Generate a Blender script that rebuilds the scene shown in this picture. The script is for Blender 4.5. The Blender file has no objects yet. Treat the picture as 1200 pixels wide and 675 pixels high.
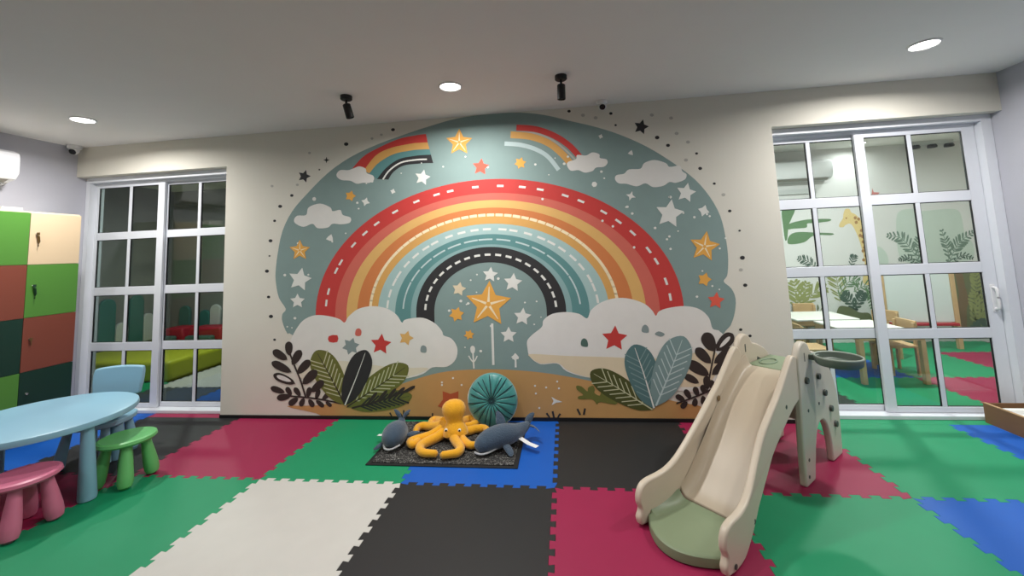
import bpy, bmesh, math, random
from mathutils import Vector, Matrix
from mathutils.geometry import tessellate_polygon
random.seed(7)
D = bpy.data
SC = bpy.context.scene
COL = SC.collection

# ------------------------------------------------------------------ camera
F_PX, PPX, PPY = 483.43, 600.0, 246.54
PITCH, YAW, ROLL = 0.0966, -0.1231, -0.0413
CAM = Vector((0.1409, -3.72, 1.4754))
_f = Vector((math.sin(YAW)*math.cos(PITCH), math.cos(YAW)*math.cos(PITCH), math.sin(PITCH)))
_r = Vector((math.cos(YAW), -math.sin(YAW), 0))
_u = _r.cross(_f)
AX_R = _r*math.cos(ROLL) + _u*math.sin(ROLL)
AX_U = -_r*math.sin(ROLL) + _u*math.cos(ROLL)
AX_F = _f
cd = D.cameras.new('camera'); cam = D.objects.new('camera', cd); COL.objects.link(cam)
cam.matrix_world = Matrix(((AX_R.x, AX_U.x, -AX_F.x, CAM.x), (AX_R.y, AX_U.y, -AX_F.y, CAM.y), (AX_R.z, AX_U.z, -AX_F.z, CAM.z), (0, 0, 0, 1)))
cd.sensor_width = 36; cd.lens = F_PX/1200*36; cd.shift_y = (PPY-337.5)/1200; cd.clip_start = .05
SC.camera = cam
# ------------------------------------------------------------------ world, exposure
w = D.worlds.new('world'); SC.world = w; w.use_nodes = True
w.node_tree.nodes['Background'].inputs[0].default_value = (.6, .65, .75, 1)
w.node_tree.nodes['Background'].inputs[1].default_value = 0.02
SC.view_settings.view_transform = 'Standard'; SC.view_settings.look = 'None'
SC.view_settings.exposure = 0.0; SC.view_settings.gamma = 1; SC.view_settings.use_curve_mapping = False
LAMP_W = 33.0         # each ceiling downlight along the painted wall, watts
LAMP_NEAR = 16.5      # downlights nearer to the camera
LAMP_ROOM_R = 62.0    # lamps of the room behind the right glass door
LAMP_ROOM_L = 68.0     # lamp added to light the dim room behind the left glass door
SPOT_W = 0.0
LAMP_COL = (1.0, .98, .95)

# ------------------------------------------------------------------ helpers
def at(u, v, axis, val):
    """point of the place that lies on the plane axis=val and shows at pixel u,v"""
    d = AX_F + AX_R*((u-PPX)/F_PX) - AX_U*((v-PPY)/F_PX)
    t = (val-CAM[axis])/d[axis]
    return CAM + d*t
def lin(c):
    c = c/255
    return c/12.92 if c <= .04045 else ((c+.055)/1.055)**2.4
MATS = {}
def mat(name, rgb, rough=.6, metal=0, bump=0, bscale=60, var=0, vscale=5, emit=0, spec=.5, coat=0, sheen=0):
    if name in MATS: return MATS[name]
    m = D.materials.new(name); m.use_nodes = True; nt = m.node_tree; b = nt.nodes['Principled BSDF']
    c = tuple(lin(x) for x in rgb)+(1,)
    b.inputs['Base Color'].default_value = c
    b.inputs['Roughness'].default_value = rough; b.inputs['Metallic'].default_value = metal
    b.inputs['Specular IOR Level'].default_value = spec
    b.inputs['Coat Weight'].default_value = coat
    b.inputs['Sheen Weight'].default_value = sheen
    tc = nt.nodes.new('ShaderNodeTexCoord')
    if var:
        n = nt.nodes.new('ShaderNodeTexNoise'); n.inputs['Scale'].default_value = vscale; n.inputs['Detail'].default_value = 4
        mx = nt.nodes.new('ShaderNodeMix'); mx.data_type = 'RGBA'
        mx.inputs['A'].default_value = tuple(x*(1-var) for x in c[:3])+(1,); mx.inputs['B'].default_value = tuple(min(1, x*(1+var)) for x in c[:3])+(1,)
        nt.links.new(tc.outputs['Object'], n.inputs['Vector']); nt.links.new(n.outputs['Fac'], mx.inputs['Factor'])
        nt.links.new(mx.outputs['Result'], b.inputs['Base Color'])
    if bump:
        n2 = nt.nodes.new('ShaderNodeTexNoise'); n2.inputs['Scale'].default_value = bscale; n2.inputs['Detail'].default_value = 3
        bp = nt.nodes.new('ShaderNodeBump'); bp.inputs['Strength'].default_value = bump; bp.inputs['Distance'].default_value = .01
        nt.links.new(tc.outputs['Object'], n2.inputs['Vector']); nt.links.new(n2.outputs['Fac'], bp.inputs['Height'])
        nt.links.new(bp.outputs['Normal'], b.inputs['Normal'])
    if emit:
        b.inputs['Emission Color'].default_value = c; b.inputs['Emission Strength'].default_value = emit
    MATS[name] = m
    return m
def glass_mat(name, tint, refl=1.0):
    m = D.materials.new(name); m.use_nodes = True; nt = m.node_tree; nt.nodes.remove(nt.nodes['Principled BSDF'])
    t = nt.nodes.new('ShaderNodeBsdfTransparent'); t.inputs[0].default_value = tuple(lin(x) for x in tint)+(1,)
    g = nt.nodes.new('ShaderNodeBsdfGlossy'); g.inputs['Roughness'].default_value = .0
    fr = nt.nodes.new('ShaderNodeFresnel'); ge = nt.nodes.new('ShaderNodeNewGeometry'); mr = nt.nodes.new('ShaderNodeMapRange')
    mr.inputs['To Min'].default_value = 1.45; mr.inputs['To Max'].default_value = 1/1.45
    nt.links.new(ge.outputs['Backfacing'], mr.inputs['Value']); nt.links.new(mr.outputs['Result'], fr.inputs['IOR'])
    mx = nt.nodes.new('ShaderNodeMixShader')
    nt.links.new(fr.outputs[0], mx.inputs[0]); nt.links.new(t.outputs[0], mx.inputs[1]); nt.links.new(g.outputs[0], mx.inputs[2])
    nt.links.new(mx.outputs[0], nt.nodes['Material Output'].inputs['Surface'])
    MATS[name] = m
    return m

class MB:
    def __init__(self): self.v = []; self.f = []; self.mi = []; self.cur = 0; self.pieces = []
    def add(self, vs, fs):
        self.pieces.append((list(vs), list(fs), self.cur)); o = len(self.v); self.v += [tuple(x) for x in vs]
        for f in fs: self.f.append([i+o for i in f]); self.mi.append(self.cur)
        return self
    def box(self, x0, x1, y0, y1, z0, z1, M=None):
        vs = [Vector((x, y, z)) for x in (x0, x1) for y in (y0, y1) for z in (z0, z1)]
        if M: vs = [M @ q for q in vs]
        return self.add(vs, [(0, 1, 3, 2), (4, 6, 7, 5), (0, 4, 5, 1), (2, 3, 7, 6), (0, 2, 6, 4), (1, 5, 7, 3)])
    def prism(self, pts, fn, d0, d1):
        """polygon pts (a,b) extruded from d0 to d1, fn(a,b,d) gives the point"""
        n = len(pts)
        vs = [fn(a, b, d0) for a, b in pts]+[fn(a, b, d1) for a, b in pts]
        fs = [list(range(n))[::-1], list(range(n, 2*n))]+[[i, (i+1) % n, n+(i+1) % n, n+i] for i in range(n)]
        return self.add(vs, fs)
    def flat(self, pts3): return self.add(pts3, [list(range(len(pts3)))])
    def lathe(self, prof, n=32, c=(0, 0, 0), M=None, sx=1, sy=1):
        vs = []; c = Vector(c)
        for r, z in prof:
            for k in range(n):
                a = 2*math.pi*k/n; p = Vector((r*math.cos(a)*sx, r*math.sin(a)*sy, z))
                if M: p = M @ p
                vs.append(p+c)
        fs = []
        for i in range(len(prof)-1):
            for k in range(n): fs.append((i*n+k, i*n+(k+1) % n, (i+1)*n+(k+1) % n, (i+1)*n+k))
        if prof[0][0] > 1e-5: fs.append(list(range(n))[::-1])
        if prof[-1][0] > 1e-5: fs.append(list(range((len(prof)-1)*n, len(prof)*n)))
        return self.add(vs, fs)
    def tube(self, path, rad, n=12, flat=1.0, up=(0, 0, 1), cap=True):
        path = [Vector(p) for p in path]; m = len(path)
        if not hasattr(rad, '__len__'): rad = [rad]*m
        vs = []; U = Vector(up)
        for i, p in enumerate(path):
            t = (path[min(i+1, m-1)]-path[max(i-1, 0)]).normalized()
            s = t.cross(U)
            if s.length < 1e-3: s = t.cross(Vector((1, 0, 0)))
            s.normalize(); b = s.cross(t).normalized()
            fl = flat[i] if hasattr(flat, '__len__') else flat
            for k in range(n):
                a = 2*math.pi*k/n
                vs.append(p+s*(rad[i]*math.cos(a))+b*(rad[i]*fl*math.sin(a)))
        fs = []
        for i in range(m-1):
            for k in range(n): fs.append((i*n+k, i*n+(k+1) % n, (i+1)*n+(k+1) % n, (i+1)*n+k))
        if cap: fs += [list(range(n))[::-1], list(range((m-1)*n, m*n))]
        return self.add(vs, fs)
    def ball(self, c, r, n=20, M=None, s=(1, 1, 1)):
        prof = [(math.sin(math.pi*i/n), -math.cos(math.pi*i/n)) for i in range(n+1)]
        S = Matrix.Diagonal((s[0]*r, s[1]*r, s[2]*r, 1))
        return self.lathe(prof, n, c, (M @ S) if M else S)
    def build_each(self, name, m, parent=None, inv=None, **kw):
        """every piece an object of its own"""
        out = []
        for vs, fs, c in self.pieces:
            o = MB().add(vs, fs).build(name, m[c] if isinstance(m, (list, tuple)) else m, parent, smooth=False, **kw)
            if inv: o.matrix_parent_inverse = inv
            out.append(o)
        return out
    def build(self, name, m, parent=None, bevel=0, seg=2, smooth=True, sub=0, ang=35, kind=None):
        me = D.meshes.new(name); me.from_pydata(self.v, [], self.f)
        ms = m if isinstance(m, (list, tuple)) else [m]
        for q in ms: me.materials.append(q)
        me.polygons.foreach_set('material_index', self.mi)
        bm = bmesh.new(); bm.from_mesh(me)
        bmesh.ops.remove_doubles(bm, verts=bm.verts, dist=1e-6)
        bmesh.ops.recalc_face_normals(bm, faces=bm.faces)
        if smooth:
            for f in bm.faces: f.smooth = True
            for e in bm.edges:
                if len(e.link_faces) == 2 and e.calc_face_angle(0) > math.radians(ang): e.smooth = False
        bm.to_mesh(me); bm.free(); me.update()
        o = D.objects.new(name, me); COL.objects.link(o)
        if parent is not None: o.parent = parent
        if bevel:
            b = o.modifiers.new('bevel', 'BEVEL'); b.width = bevel; b.segments = seg; b.limit_method = 'ANGLE'; b.angle_limit = math.radians(40); b.harden_normals = False
        if sub:
            s = o.modifiers.new('sub', 'SUBSURF'); s.levels = sub; s.render_levels = sub
        if kind: o['kind'] = kind
        return o
def spline(pts, n=6, closed=True):
    """Catmull-Rom through pts"""
    P = [Vector(p) for p in pts]; m = len(P); out = []
    rng = range(m) if closed else range(m-1)
    for i in rng:
        if closed: a, b, c, d = P[i-1], P[i], P[(i+1) % m], P[(i+2) % m]
        else: a, b, c, d = P[max(i-1, 0)], P[i], P[i+1], P[min(i+2, m-1)]
        for k in range(n):
            t = k/n
            out.append(.5*((2*b)+(c-a)*t+(2*a-5*b+4*c-d)*t*t+(3*b-a-3*c+d)*t**3))
    if not closed: out.append(P[-1])
    return out
def empty(name, loc=(0, 0, 0), rz=0):
    o = D.objects.new(name, None); COL.objects.link(o); o.location = loc; o.rotation_euler.z = rz; o.empty_display_size = .1
    return o
def tag(o, label, cat, group=None, kind=None):
    o['label'] = label; o['category'] = cat
    if group: o['group'] = group
    if kind: o['kind'] = kind
    return o
def structure(o): o['kind'] = 'structure'; return o
def copy_tree(o, parent=None):
    c = o.copy(); COL.objects.link(c)
    if parent: c.parent = parent
    for ch in list(o.children): copy_tree(ch, c)
    return c

# ------------------------------------------------------------------ sizes of the room
CEIL = 2.756; XL = -4.97; XR = 3.70; YR = -6.5; WT = .26
JL, JR = -3.21, 1.955          # ends of the painted wall = jambs of the two door openings
OPEN = 2.44; YB = 2.75
LXL, LXR = -6.70, -2.4         # room behind the left door
RXL, RXR = 1.30, 6.6           # room behind the right door

wallm = mat('painted_plaster', (219, 215, 203), .75, bump=.06, bscale=90, var=.03, vscale=3)
sidem = mat('cool_lit_plaster', (186, 186, 196), .75, bump=.08, bscale=70, var=.03, vscale=3)  # cool light on the side walls is put into this lilac grey
ceilm = mat('ceiling_paint', (238, 236, 234), .85, var=.03, vscale=2)
floorm = mat('floor_screed', (90, 88, 86), .8, var=.1)
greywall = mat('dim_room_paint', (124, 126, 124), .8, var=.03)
whitealu = mat('white_powder_coat', (222, 225, 232), .38)
gasketm = mat('black_rubber', (22, 24, 26), .6)
blackm = mat('black_paint', (16, 16, 18), .5)

m = MB()
m.box(JL, JR, 0, WT, -.02, CEIL)
m.box(LXL-.1, XL-.12, 0, WT, -.02, CEIL).box(XR+.12, RXR+.1, 0, WT, -.02, CEIL)
m.box(XL-.12, JL, 0, WT, OPEN, CEIL).box(JR, XR+.12, 0, WT, OPEN, CEIL)
structure(m.build('wall_back', wallm, smooth=False))
structure(MB().box(XL-.12, XL, YR, WT, -.02, CEIL).build('wall_left', sidem, smooth=False))
structure(MB().box(XR, XR+.12, YR, WT, -.02, CEIL).build('wall_right', sidem, smooth=False))
structure(MB().box(XL-.12, XR+.12, YR-.12, YR, -.02, CEIL).build('wall_rear', wallm, smooth=False))
structure(MB().box(LXL-.12, RXR+.12, YR-.12, YB+.12, CEIL, CEIL+.1).build('ceiling', ceilm, smooth=False))
structure(MB().box(LXL-.12, RXR+.12, YR-.12, YB+.12, -.12, -.02).build('floor', floorm, smooth=False))
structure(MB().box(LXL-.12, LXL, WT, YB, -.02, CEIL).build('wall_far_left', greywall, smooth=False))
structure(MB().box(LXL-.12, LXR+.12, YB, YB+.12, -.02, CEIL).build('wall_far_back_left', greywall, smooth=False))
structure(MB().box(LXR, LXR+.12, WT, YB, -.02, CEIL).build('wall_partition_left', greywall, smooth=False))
structure(MB().box(RXL-.12, RXL, WT, YB, -.02, CEIL).build('wall_partition_right', wallm, smooth=False))
structure(MB().box(RXL-.12, RXR+.12, YB, YB+.12, -.02, CEIL).build('wall_far_back_right', mat('pale_mural_ground', (212, 211, 211), .8, var=.05, vscale=2), smooth=False))
structure(MB().box(RXR, RXR+.12, WT, YB, -.02, CEIL).build('wall_far_right', wallm, smooth=False))
structure(MB().box(JL, JR, -.012, -.0002, 0, .028).build('baseboard_back', blackm, smooth=False))

# ------------------------------------------------------------------ glass sliding doors
glassL = glass_mat('grey_tinted_glass', (206, 215, 211)); glassR = glass_mat('clear_glass', (240, 247, 245))
def leaf(root, xa, xb, sa, sb, xm, y, zs, g, handle):
    """one sliding leaf: stiles of width sa, sb, a thin muntin at xm, rails at the heights zs"""
    m = MB(); T = .028
    m.box(xa, xa+sa, y, y+T, .03, 2.39).box(xb-sb, xb, y, y+T, .03, 2.39)
    for z0, z1 in zs: m.box(xa+sa, xb-sb, y, y+T, z0, z1)
    for i in range(len(zs)-1): m.box(xm-.017, xm+.017, y+.002, y+T-.002, zs[i][1], zs[i+1][0])
    lf = m.build('door_leaf', whitealu, root, bevel=.003, smooth=False)
    m = MB(); gsk = MB()
    for x0, x1 in ((xa+sa, xm-.017), (xm+.017, xb-sb)):
        for i in range(len(zs)-1):
            z0, z1 = zs[i][1], zs[i+1][0]
            m.box(x0+.001, x1-.001, y+.0125, y+.0155, z0+.001, z1-.001)
            for b in ((x0, x0+.006, z0, z1), (x1-.006, x1, z0, z1), (x0, x1, z0, z0+.005), (x0, x1, z1-.006, z1)):
                gsk.box(b[0], b[1], y+.008, y+.02, b[2], b[3])
    m.build('glass', g, lf, smooth=False); gsk.build('gasket', gasketm, lf, smooth=False)
    if handle:
        hx, hz = handle
        h = MB(); h.box(hx-.016, hx+.016, y-.008, y, hz-.11, hz+.11)
        h.tube(spline([(hx, y-.006, hz-.085), (hx-.004, y-.04, hz-.075), (hx-.006, y-.045, hz), (hx-.004, y-.04, hz+.075), (hx, y-.006, hz+.085)], 6, False), .011, 10)
        h.build('door_handle', mat('white_plastic', (228, 228, 230), .4), lf, bevel=.002)
def glass_door(name, x0, x1, jl, jr):
    r = structure(empty(name, ((x0+x1)/2, .16, 0)))
    off = Vector(((x0+x1)/2, .16, 0))
    m = MB(); y0, y1 = .09, .235
    m.box(x0, x0+jl, y0, y1, 0, OPEN-.002).box(x1-jr, x1, y0, y1, 0, OPEN-.002)
    m.box(x0+jl, x1-jr, y0, y1, 2.385, OPEN-.002).box(x0+jl, x1-jr, y0, y1, 0, .028)
    m.box(x0+jl, x1-jr, y0+.058, y0+.064, 2.36, 2.385)
    o = m.build('door_frame', whitealu, r, bevel=.003, smooth=False)
    o.matrix_parent_inverse = Matrix.Translation(-off)
    return r, off
ZL = ((.03, .075), (.6, .685), (1.175, 1.26), (1.765, 1.845), (2.335, 2.39))
r, off = glass_door('door_1', XL+.002, JL-.002, .05, .05)
leaf(r, -4.925, -4.075, .04, .075, -4.49, .155, ZL, glassL, None)
leaf(r, -4.12, -3.262, .05, .085, -3.695, .195, ZL, glassL, (-3.325, .98))
for o in r.children:
    if o.name.startswith('door_leaf'): o.matrix_parent_inverse = Matrix.Translation(-off)
ZR = ((.03, .075), (.615, .695), (1.14, 1.225), (1.735, 1.82), (2.325, 2.39))
r, off = glass_door('door_2', JR+.002, XR-.002, .04, .075)
leaf(r, 1.995, 2.77, .05, .06, 2.335, .195, ZR, glassR, None)
leaf(r, 2.69, 3.62, .075, .095, 3.12, .155, ZR, glassR, (3.575, .93))
for o in r.children:
    if o.name.startswith('door_leaf'): o.matrix_parent_inverse = Matrix.Translation(-off)

# ------------------------------------------------------------------ ceiling downlights (each with its own light)
def downlight(x, y, label, power=None, col=LAMP_COL, r=.075, group='round recessed downlights in the ceiling'):
    t = empty('downlight', (x, y, CEIL)); tag(t, label, 'ceiling light', group)
    MB().lathe([(r+.014, 0), (r+.016, -.006), (r+.004, -.01), (r, -.004), (r-.002, 0)], 32).build('trim_ring', mat('lamp_ring', (235, 235, 235), .4), t)
    MB().lathe([(r-.001, -.003), (.0, -.0045)], 32).build('diffuser', mat('lamp_diffuser', (255, 252, 246), .5, emit=14), t)
    if power:
        ld = D.lights.new('downlight_glow', 'AREA'); ld.shape = 'DISK'; ld.size = 2*r; ld.energy = power; ld.color = col; ld.spread = math.radians(168)
        lo = D.objects.new('downlight_glow', ld); COL.objects.link(lo); lo.parent = t; lo.location = (0, 0, -.02)
    return t
downlight(-3.94, -.73, 'round recessed downlight in the ceiling above the left glass door and lockers', LAMP_W)
downlight(-.67, -.72, 'round recessed downlight in the ceiling between the two black spotlights', LAMP_W)
downlight(2.64, -.69, 'round recessed downlight in the ceiling above the right glass door', LAMP_W)
for x, y in ((-.70, -2.05), (-3.94, -2.3), (2.64, -2.3), (-2.4, -4.4), (1.5, -4.4)):
    downlight(x, y, 'round recessed downlight in the ceiling on the near side, above the camera', LAMP_NEAR)
downlight(4.25, 2.45, 'round glowing disc seen through the upper panes of the right glass door', LAMP_ROOM_R*.10)  # low-power disc set where a bright round spot shows in the panes
downlight(3.2, 1.3, 'round downlight in the ceiling of the room behind the right glass door', LAMP_ROOM_R)
downlight(5.4, 1.2, 'round downlight in the ceiling of the room behind the right glass door', LAMP_ROOM_R*.35)
downlight(-4.6, 1.3, 'unseen downlight added to light the dim room behind the left glass door', LAMP_ROOM_L)

# ------------------------------------------------------------------ foam puzzle mats
FOAM = {'green': (16, 138, 92), 'blue': (10, 86, 178), 'maroon': (148, 26, 70), 'black': (36, 36, 37), 'white': (196, 194, 188), 'grey': (66, 70, 76)}
def foam(c): return mat('foam_'+c, FOAM[c], .52, bump=.12, bscale=260, var=.05, vscale=7, spec=.4)
def seam(a, b, flip=1, pitch=.105, d=.015):
    """dovetailed joint line from a to b, always run the same way so both neighbours share it"""
    a = Vector(a); b = Vector(b); L = (b-a).length; t = (b-a)/L; n = Vector((-t.y, t.x))*flip
    k = max(1, round((L-.06)/pitch)); out = [a]; s0 = .03; p = (L-2*s0)/k
    if L < .3: return [a, b]
    for i in range(k):
        s = s0+i*p
        for f, q in ((.24, 0), (.20, 1), (.80, 1), (.76, 0)):
            out.append(a+t*(s+f*p)+n*(d*(2*q-1) if True else 0))
    out.append(b)
    return out
def foam_mat(x0, x1, y0, y1, c, label, group='interlocking foam mats on the floor', edges='NESW'):
    S = seam((x0, y0), (x1, y0)) if 'S' in edges else [Vector((x0, y0)), Vector((x1, y0))]
    N = seam((x0, y1), (x1, y1)) if 'N' in edges else [Vector((x0, y1)), Vector((x1, y1))]
    Wd = seam((x0, y0), (x0, y1)) if 'W' in edges else [Vector((x0, y0)), Vector((x0, y1))]
    E = seam((x1, y0), (x1, y1)) if 'E' in edges else [Vector((x1, y0)), Vector((x1, y1))]
    ring = S[:-1]+E[:-1]+N[::-1][:-1]+Wd[::-1][:-1]
    cx, cy = (x0+x1)/2, (y0+y1)/2; g = .9992
    pts = [((p.x-cx)*g, (p.y-cy)*g) for p in ring]
    o = MB().prism(pts, lambda a, b, d: (a, b, d), -.0195, 0).build('foam_mat', foam(c), bevel=.0012, seg=1, smooth=False)
    o.location = (cx, cy, 0)
    tag(o, label, 'play mat', group)
    return o
R1 = {-5: ('blue', 'bright blue foam puzzle mat under the far side of the light blue table'), -4: ('black', 'black foam puzzle mat in front of the left glass door, behind the green stool'),
      -3: ('maroon', 'maroon foam puzzle mat against the wall between the left black mat and the green mat'), -2: ('green', 'green foam puzzle mat left of the blue mat, partly under the speckled doormat'),
      -1: ('blue', 'blue foam puzzle mat by the wall partly under the speckled doormat'), 0: ('black', 'black foam puzzle mat against the painted wall right of the blue mat'),
      1: ('maroon', 'maroon foam puzzle mat under the arched legs of the slide'), 2: ('green', 'green foam puzzle mat in front of the right glass door'),
      3: ('blue', 'blue foam puzzle mat beside the cardboard box at the right wall')}
R2 = {-4: ('maroon', 'maroon foam puzzle mat in the shade beneath the pink stool'), -3: ('green', 'green foam puzzle mat in front of the light blue table and stools'),
      -2: ('white', 'white foam puzzle mat, the only white one in this room'), -1: ('black', 'black foam puzzle mat in the middle foreground between the white and pinkish red mats'),
      0: ('maroon', 'bright raspberry red foam puzzle mat under the foot of the slide'), 1: ('green', 'green foam puzzle mat in the right foreground beside the slide'),
      2: ('blue', 'blue foam puzzle mat at the right edge of the foreground')}
for i, (c, l) in R1.items():
    x0 = max(i, XL) if i < 0 else i; x1 = min(i+1, XR-.003)
    if i == -5: x0 = XL+.003
    foam_mat(x0, x1, -1, 0, c, l, edges=('ESW' if i not in (-5, 3) else ('ES' if i == -5 else 'SW')))
for i, (c, l) in R2.items(): foam_mat(i, i+1, -2, -1, c, l, edges='NESW')
# the strips laid in the two door recesses
foam_mat(XL+.003, -4, 0, .088, 'blue', 'thin blue foam strip laid along the sill of the left glass door', edges='')
foam_mat(-4, JL-.003, 0, .088, 'maroon', 'thin maroon foam strip laid along the sill of the left glass door', edges='')
foam_mat(JR+.003, 3, 0, .088, 'green', 'thin green foam strip laid along the sill of the right glass door', edges='')
foam_mat(3, XR-.003, 0, .088, 'green', 'short green foam strip at the sill corner behind the cardboard box', edges='')
# mats of the two rooms behind the glass
gr = 'foam mats in the rooms behind the glass doors'
for x0, x1, y0, y1, c, l in ((1.65, 2.65, WT+.003, 1.17, 'black', 'dark foam mat behind the left panes of the right glass door'),
        (2.65, 3.65, WT+.003, 1.17, 'green', 'green foam mat just inside the right glass door'), (3.65, 4.65, WT+.003, 1.17, 'maroon', 'maroon foam mat just inside the right panes of the right glass door'),
        (4.65, 5.65, WT+.003, 1.17, 'green', 'green foam mat right of the maroon mat behind the right glass door'),
        (1.65, 2.65, 1.17, 2.17, 'green', 'green foam mat under the far white table behind the right glass door'),
        (2.65, 3.65, 1.17, 2.17, 'blue', 'blue foam mat under the small white tables behind the right glass door'), (3.65, 4.65, 1.17, 2.17, 'green', 'green foam mat between the two maroon mats behind the right glass door'),
        (4.65, 5.65, 1.17, 2.17, 'maroon', 'far maroon foam mat in front of the easel whiteboard'),
        (2.65, 3.65, 2.17, YB-.003, 'green', 'green foam mat along the jungle wall left of the easel'), (3.65, 4.65, 2.17, YB-.003, 'green', 'green foam mat under the left foot of the easel'),
        (4.65, 5.65, 2.17, YB-.003, 'green', 'green foam mat under the right foot of the easel'),
        (-3.95, -2.95, WT+.003, .87, 'blue', 'blue foam mat inside the lower right pane of the left glass door'),
        (-4.87, -3.95, WT+.003, .87, 'grey', 'dark grey foam mat inside the lower middle pane of the left glass door'),
        (-5.87, -4.87, WT+.003, 1.06, 'green', 'green foam mat in front of the yellow soft platform'),
        (-4.87, -3.9, .87, 1.87, 'white', 'white foam mat beside the yellow soft platform behind the left glass door'),
        (-3.9, -2.9, .87, 1.87, 'white', 'white foam mat further right behind the left glass door'),
        (-4.87, -3.9, 1.87, YB-.003, 'white', 'white foam mat by the back wall behind the left glass door')):
    foam_mat(x0, x1, y0, y1, c, l, gr)

# ------------------------------------------------------------------ the painted rainbow on the wall
def paint(name, rgb): return mat('paint_'+name, rgb, .7, var=.05, vscale=9)
P = dict(sky=(130, 152, 149), sand=(192, 148, 92), red=(196, 58, 54), salmon=(206, 102, 88), ochre=(220, 174, 104), orange=(206, 124, 70), amber=(214, 162, 90),
         lteal=(164, 192, 190), teal=(92, 140, 140), pale=(136, 170, 170), black=(42, 42, 44), cloud=(226, 224, 219), white=(226, 226, 220), cream=(244, 226, 188),
         gold=(230, 168, 76), coral=(226, 92, 72), beige=(222, 206, 176), olive=(106, 108, 48), dolive=(74, 78, 32), brown=(52, 42, 38), leafteal=(84, 118, 120), leafpale=(124, 150, 150),
         vein=(196, 196, 160), tan=(206, 184, 138), grey=(134, 148, 148), deepgreen=(78, 106, 96), fgrey=(178, 176, 168), pale2=(190, 208, 208), rust=(176, 84, 50))
for k, v in P.items(): P[k] = paint(k, v)
mural = tag(empty('wall_mural', (-.6, 0, 1.2)), 'large rainbow mural with clouds, stars and leaves painted on the wall', 'mural')
MINV = Matrix.Translation(-Vector((-.6, 0, 1.2)))
class Art:
    """flat paint on a wall; shapes given in the photograph's pixels and laid on the wall plane"""
    def __init__(self, y, axis=1, zmin=.029, k=(0, 0, 1)): self.m = MB(); self.y = y; self.p = y if axis == 1 else y; self.zmin = zmin; self.k = k; self.step = 0
    def P(self, q):
        u, v = self.k[0]+q[0]/self.k[2], self.k[1]+q[1]/self.k[2]
        w = at(u, v, 1, WALLY)
        return (w.x, WALLY-self.y-self.step, max(w.z, self.zmin))
    def poly(self, pts, n=5, smooth=True):
        if smooth: pts = [tuple(p) for p in spline([(a, b) for a, b in pts], n)]
        p3 = [self.P(p) for p in pts]
        tri = tessellate_polygon([[Vector((q[0], q[1], 0)) for q in pts]])
        self.m.add(p3, [tuple(t) for t in tri]); self.step = (self.step+.00003) % .00027
    def stroke(self, pts, w, n=6, taper=False):
        p = [Vector(x) for x in (spline(pts, n, False) if len(pts) > 2 else pts)]
        m = len(p); vs = []
        for i, q in enumerate(p):
            t = (p[min(i+1, m-1)]-p[max(i-1, 0)]).normalized(); s = Vector((-t.y, t.x))
            h = w/2*((1-i/(m-1)*.75) if taper else 1)
            vs += [self.P(q+s*h), self.P(q-s*h)]
        self.m.add(vs, [(2*i, 2*i+1, 2*i+3, 2*i+2) for i in range(m-1)]); self.step = (self.step+.00003) % .00027
    def star(self, c, r, rot=0, n=5, inner=.47):
        self.poly([(c[0]+(r if k % 2 == 0 else r*inner)*math.sin(rot+math.pi*k/n), c[1]-(r if k % 2 == 0 else r*inner)*math.cos(rot+math.pi*k/n)) for k in range(2*n)], smooth=False)
    def dot(self, c, r, s=1, n=10): self.poly([(c[0]+r*math.cos(2*math.pi*k/n), c[1]+r*s*math.sin(2*math.pi*k/n)) for k in range(n)], smooth=False)
    def leaf(self, a, b, w, tipround=.45):
        a = Vector(a); b = Vector(b); t = b-a; n = Vector((-t.y, t.x)).normalized()
        L = [(0, .02), (.15, .30), (.35, .44), (.6, .5), (.8, tipround), (.93, .28), (1, 0)]
        self.poly([a+t*x+n*(w*y) for x, y in L]+[a+t*x-n*(w*y) for x, y in L[::-1][1:]], 3)
    def blob(self, c, r, s=1, rot=0):
        self.poly([(c[0]+r*math.cos(rot+math.pi*k/3)*(1+.12*(k % 2)), c[1]+r*s*math.sin(rot+math.pi*k/3)*(1-.1*(k % 2))) for k in range(6)], 3)
    def build(self, name, m, parent=None, **kw):
        o = self.m.build(name, m, parent or CURM, smooth=False)
        o.matrix_parent_inverse = CURINV if parent is None else Matrix()
        for k, v in kw.items(): o[k] = v
        return o
WALLY = 0; CURM = mural; CURINV = MINV
K5 = (310, 120, 3.373); K6 = (580, 120, 3.373); K7 = (310, 310, 3.553); K8 = (580, 310, 3.553)
a = Art(.0010)
a.poly([(345, 394), (337, 391), (331, 377), (331, 368), (335, 362), (327, 349), (323.5, 332), (323, 319), (325.4, 298), (331, 271), (342.6, 247.5), (360, 227), (384, 203), (411, 184), (443, 169), (476, 157), (500, 149), (535, 139), (571, 134), (609, 132),
        (639, 135), (669, 142), (698.6, 149), (728, 158.5), (758, 172), (787.5, 190), (814, 210), (832, 231), (844, 253), (850, 277), (853, 298), (853, 315.6), (851.6, 324), (848, 330), (857, 338), (862, 350), (861, 366), (857, 379), (850, 388), (800, 440), (692, 450), (577, 442), (476, 452), (400, 440)], 3)
a.build('painted_sky', P['sky'])
a = Art(.0014)
a.poly([(336, 476), (370, 475), (405, 470), (440, 461), (476, 448), (507, 438.5), (535, 434), (577, 432.7), (608, 434), (636, 436.7), (664, 441), (692.6, 446.5), (740, 458), (790, 470), (826, 478), (824, 494), (700, 494), (600, 494), (500, 494), (395, 492), (370, 484)], 3)
a.build('painted_sand', P['sand'])
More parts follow.
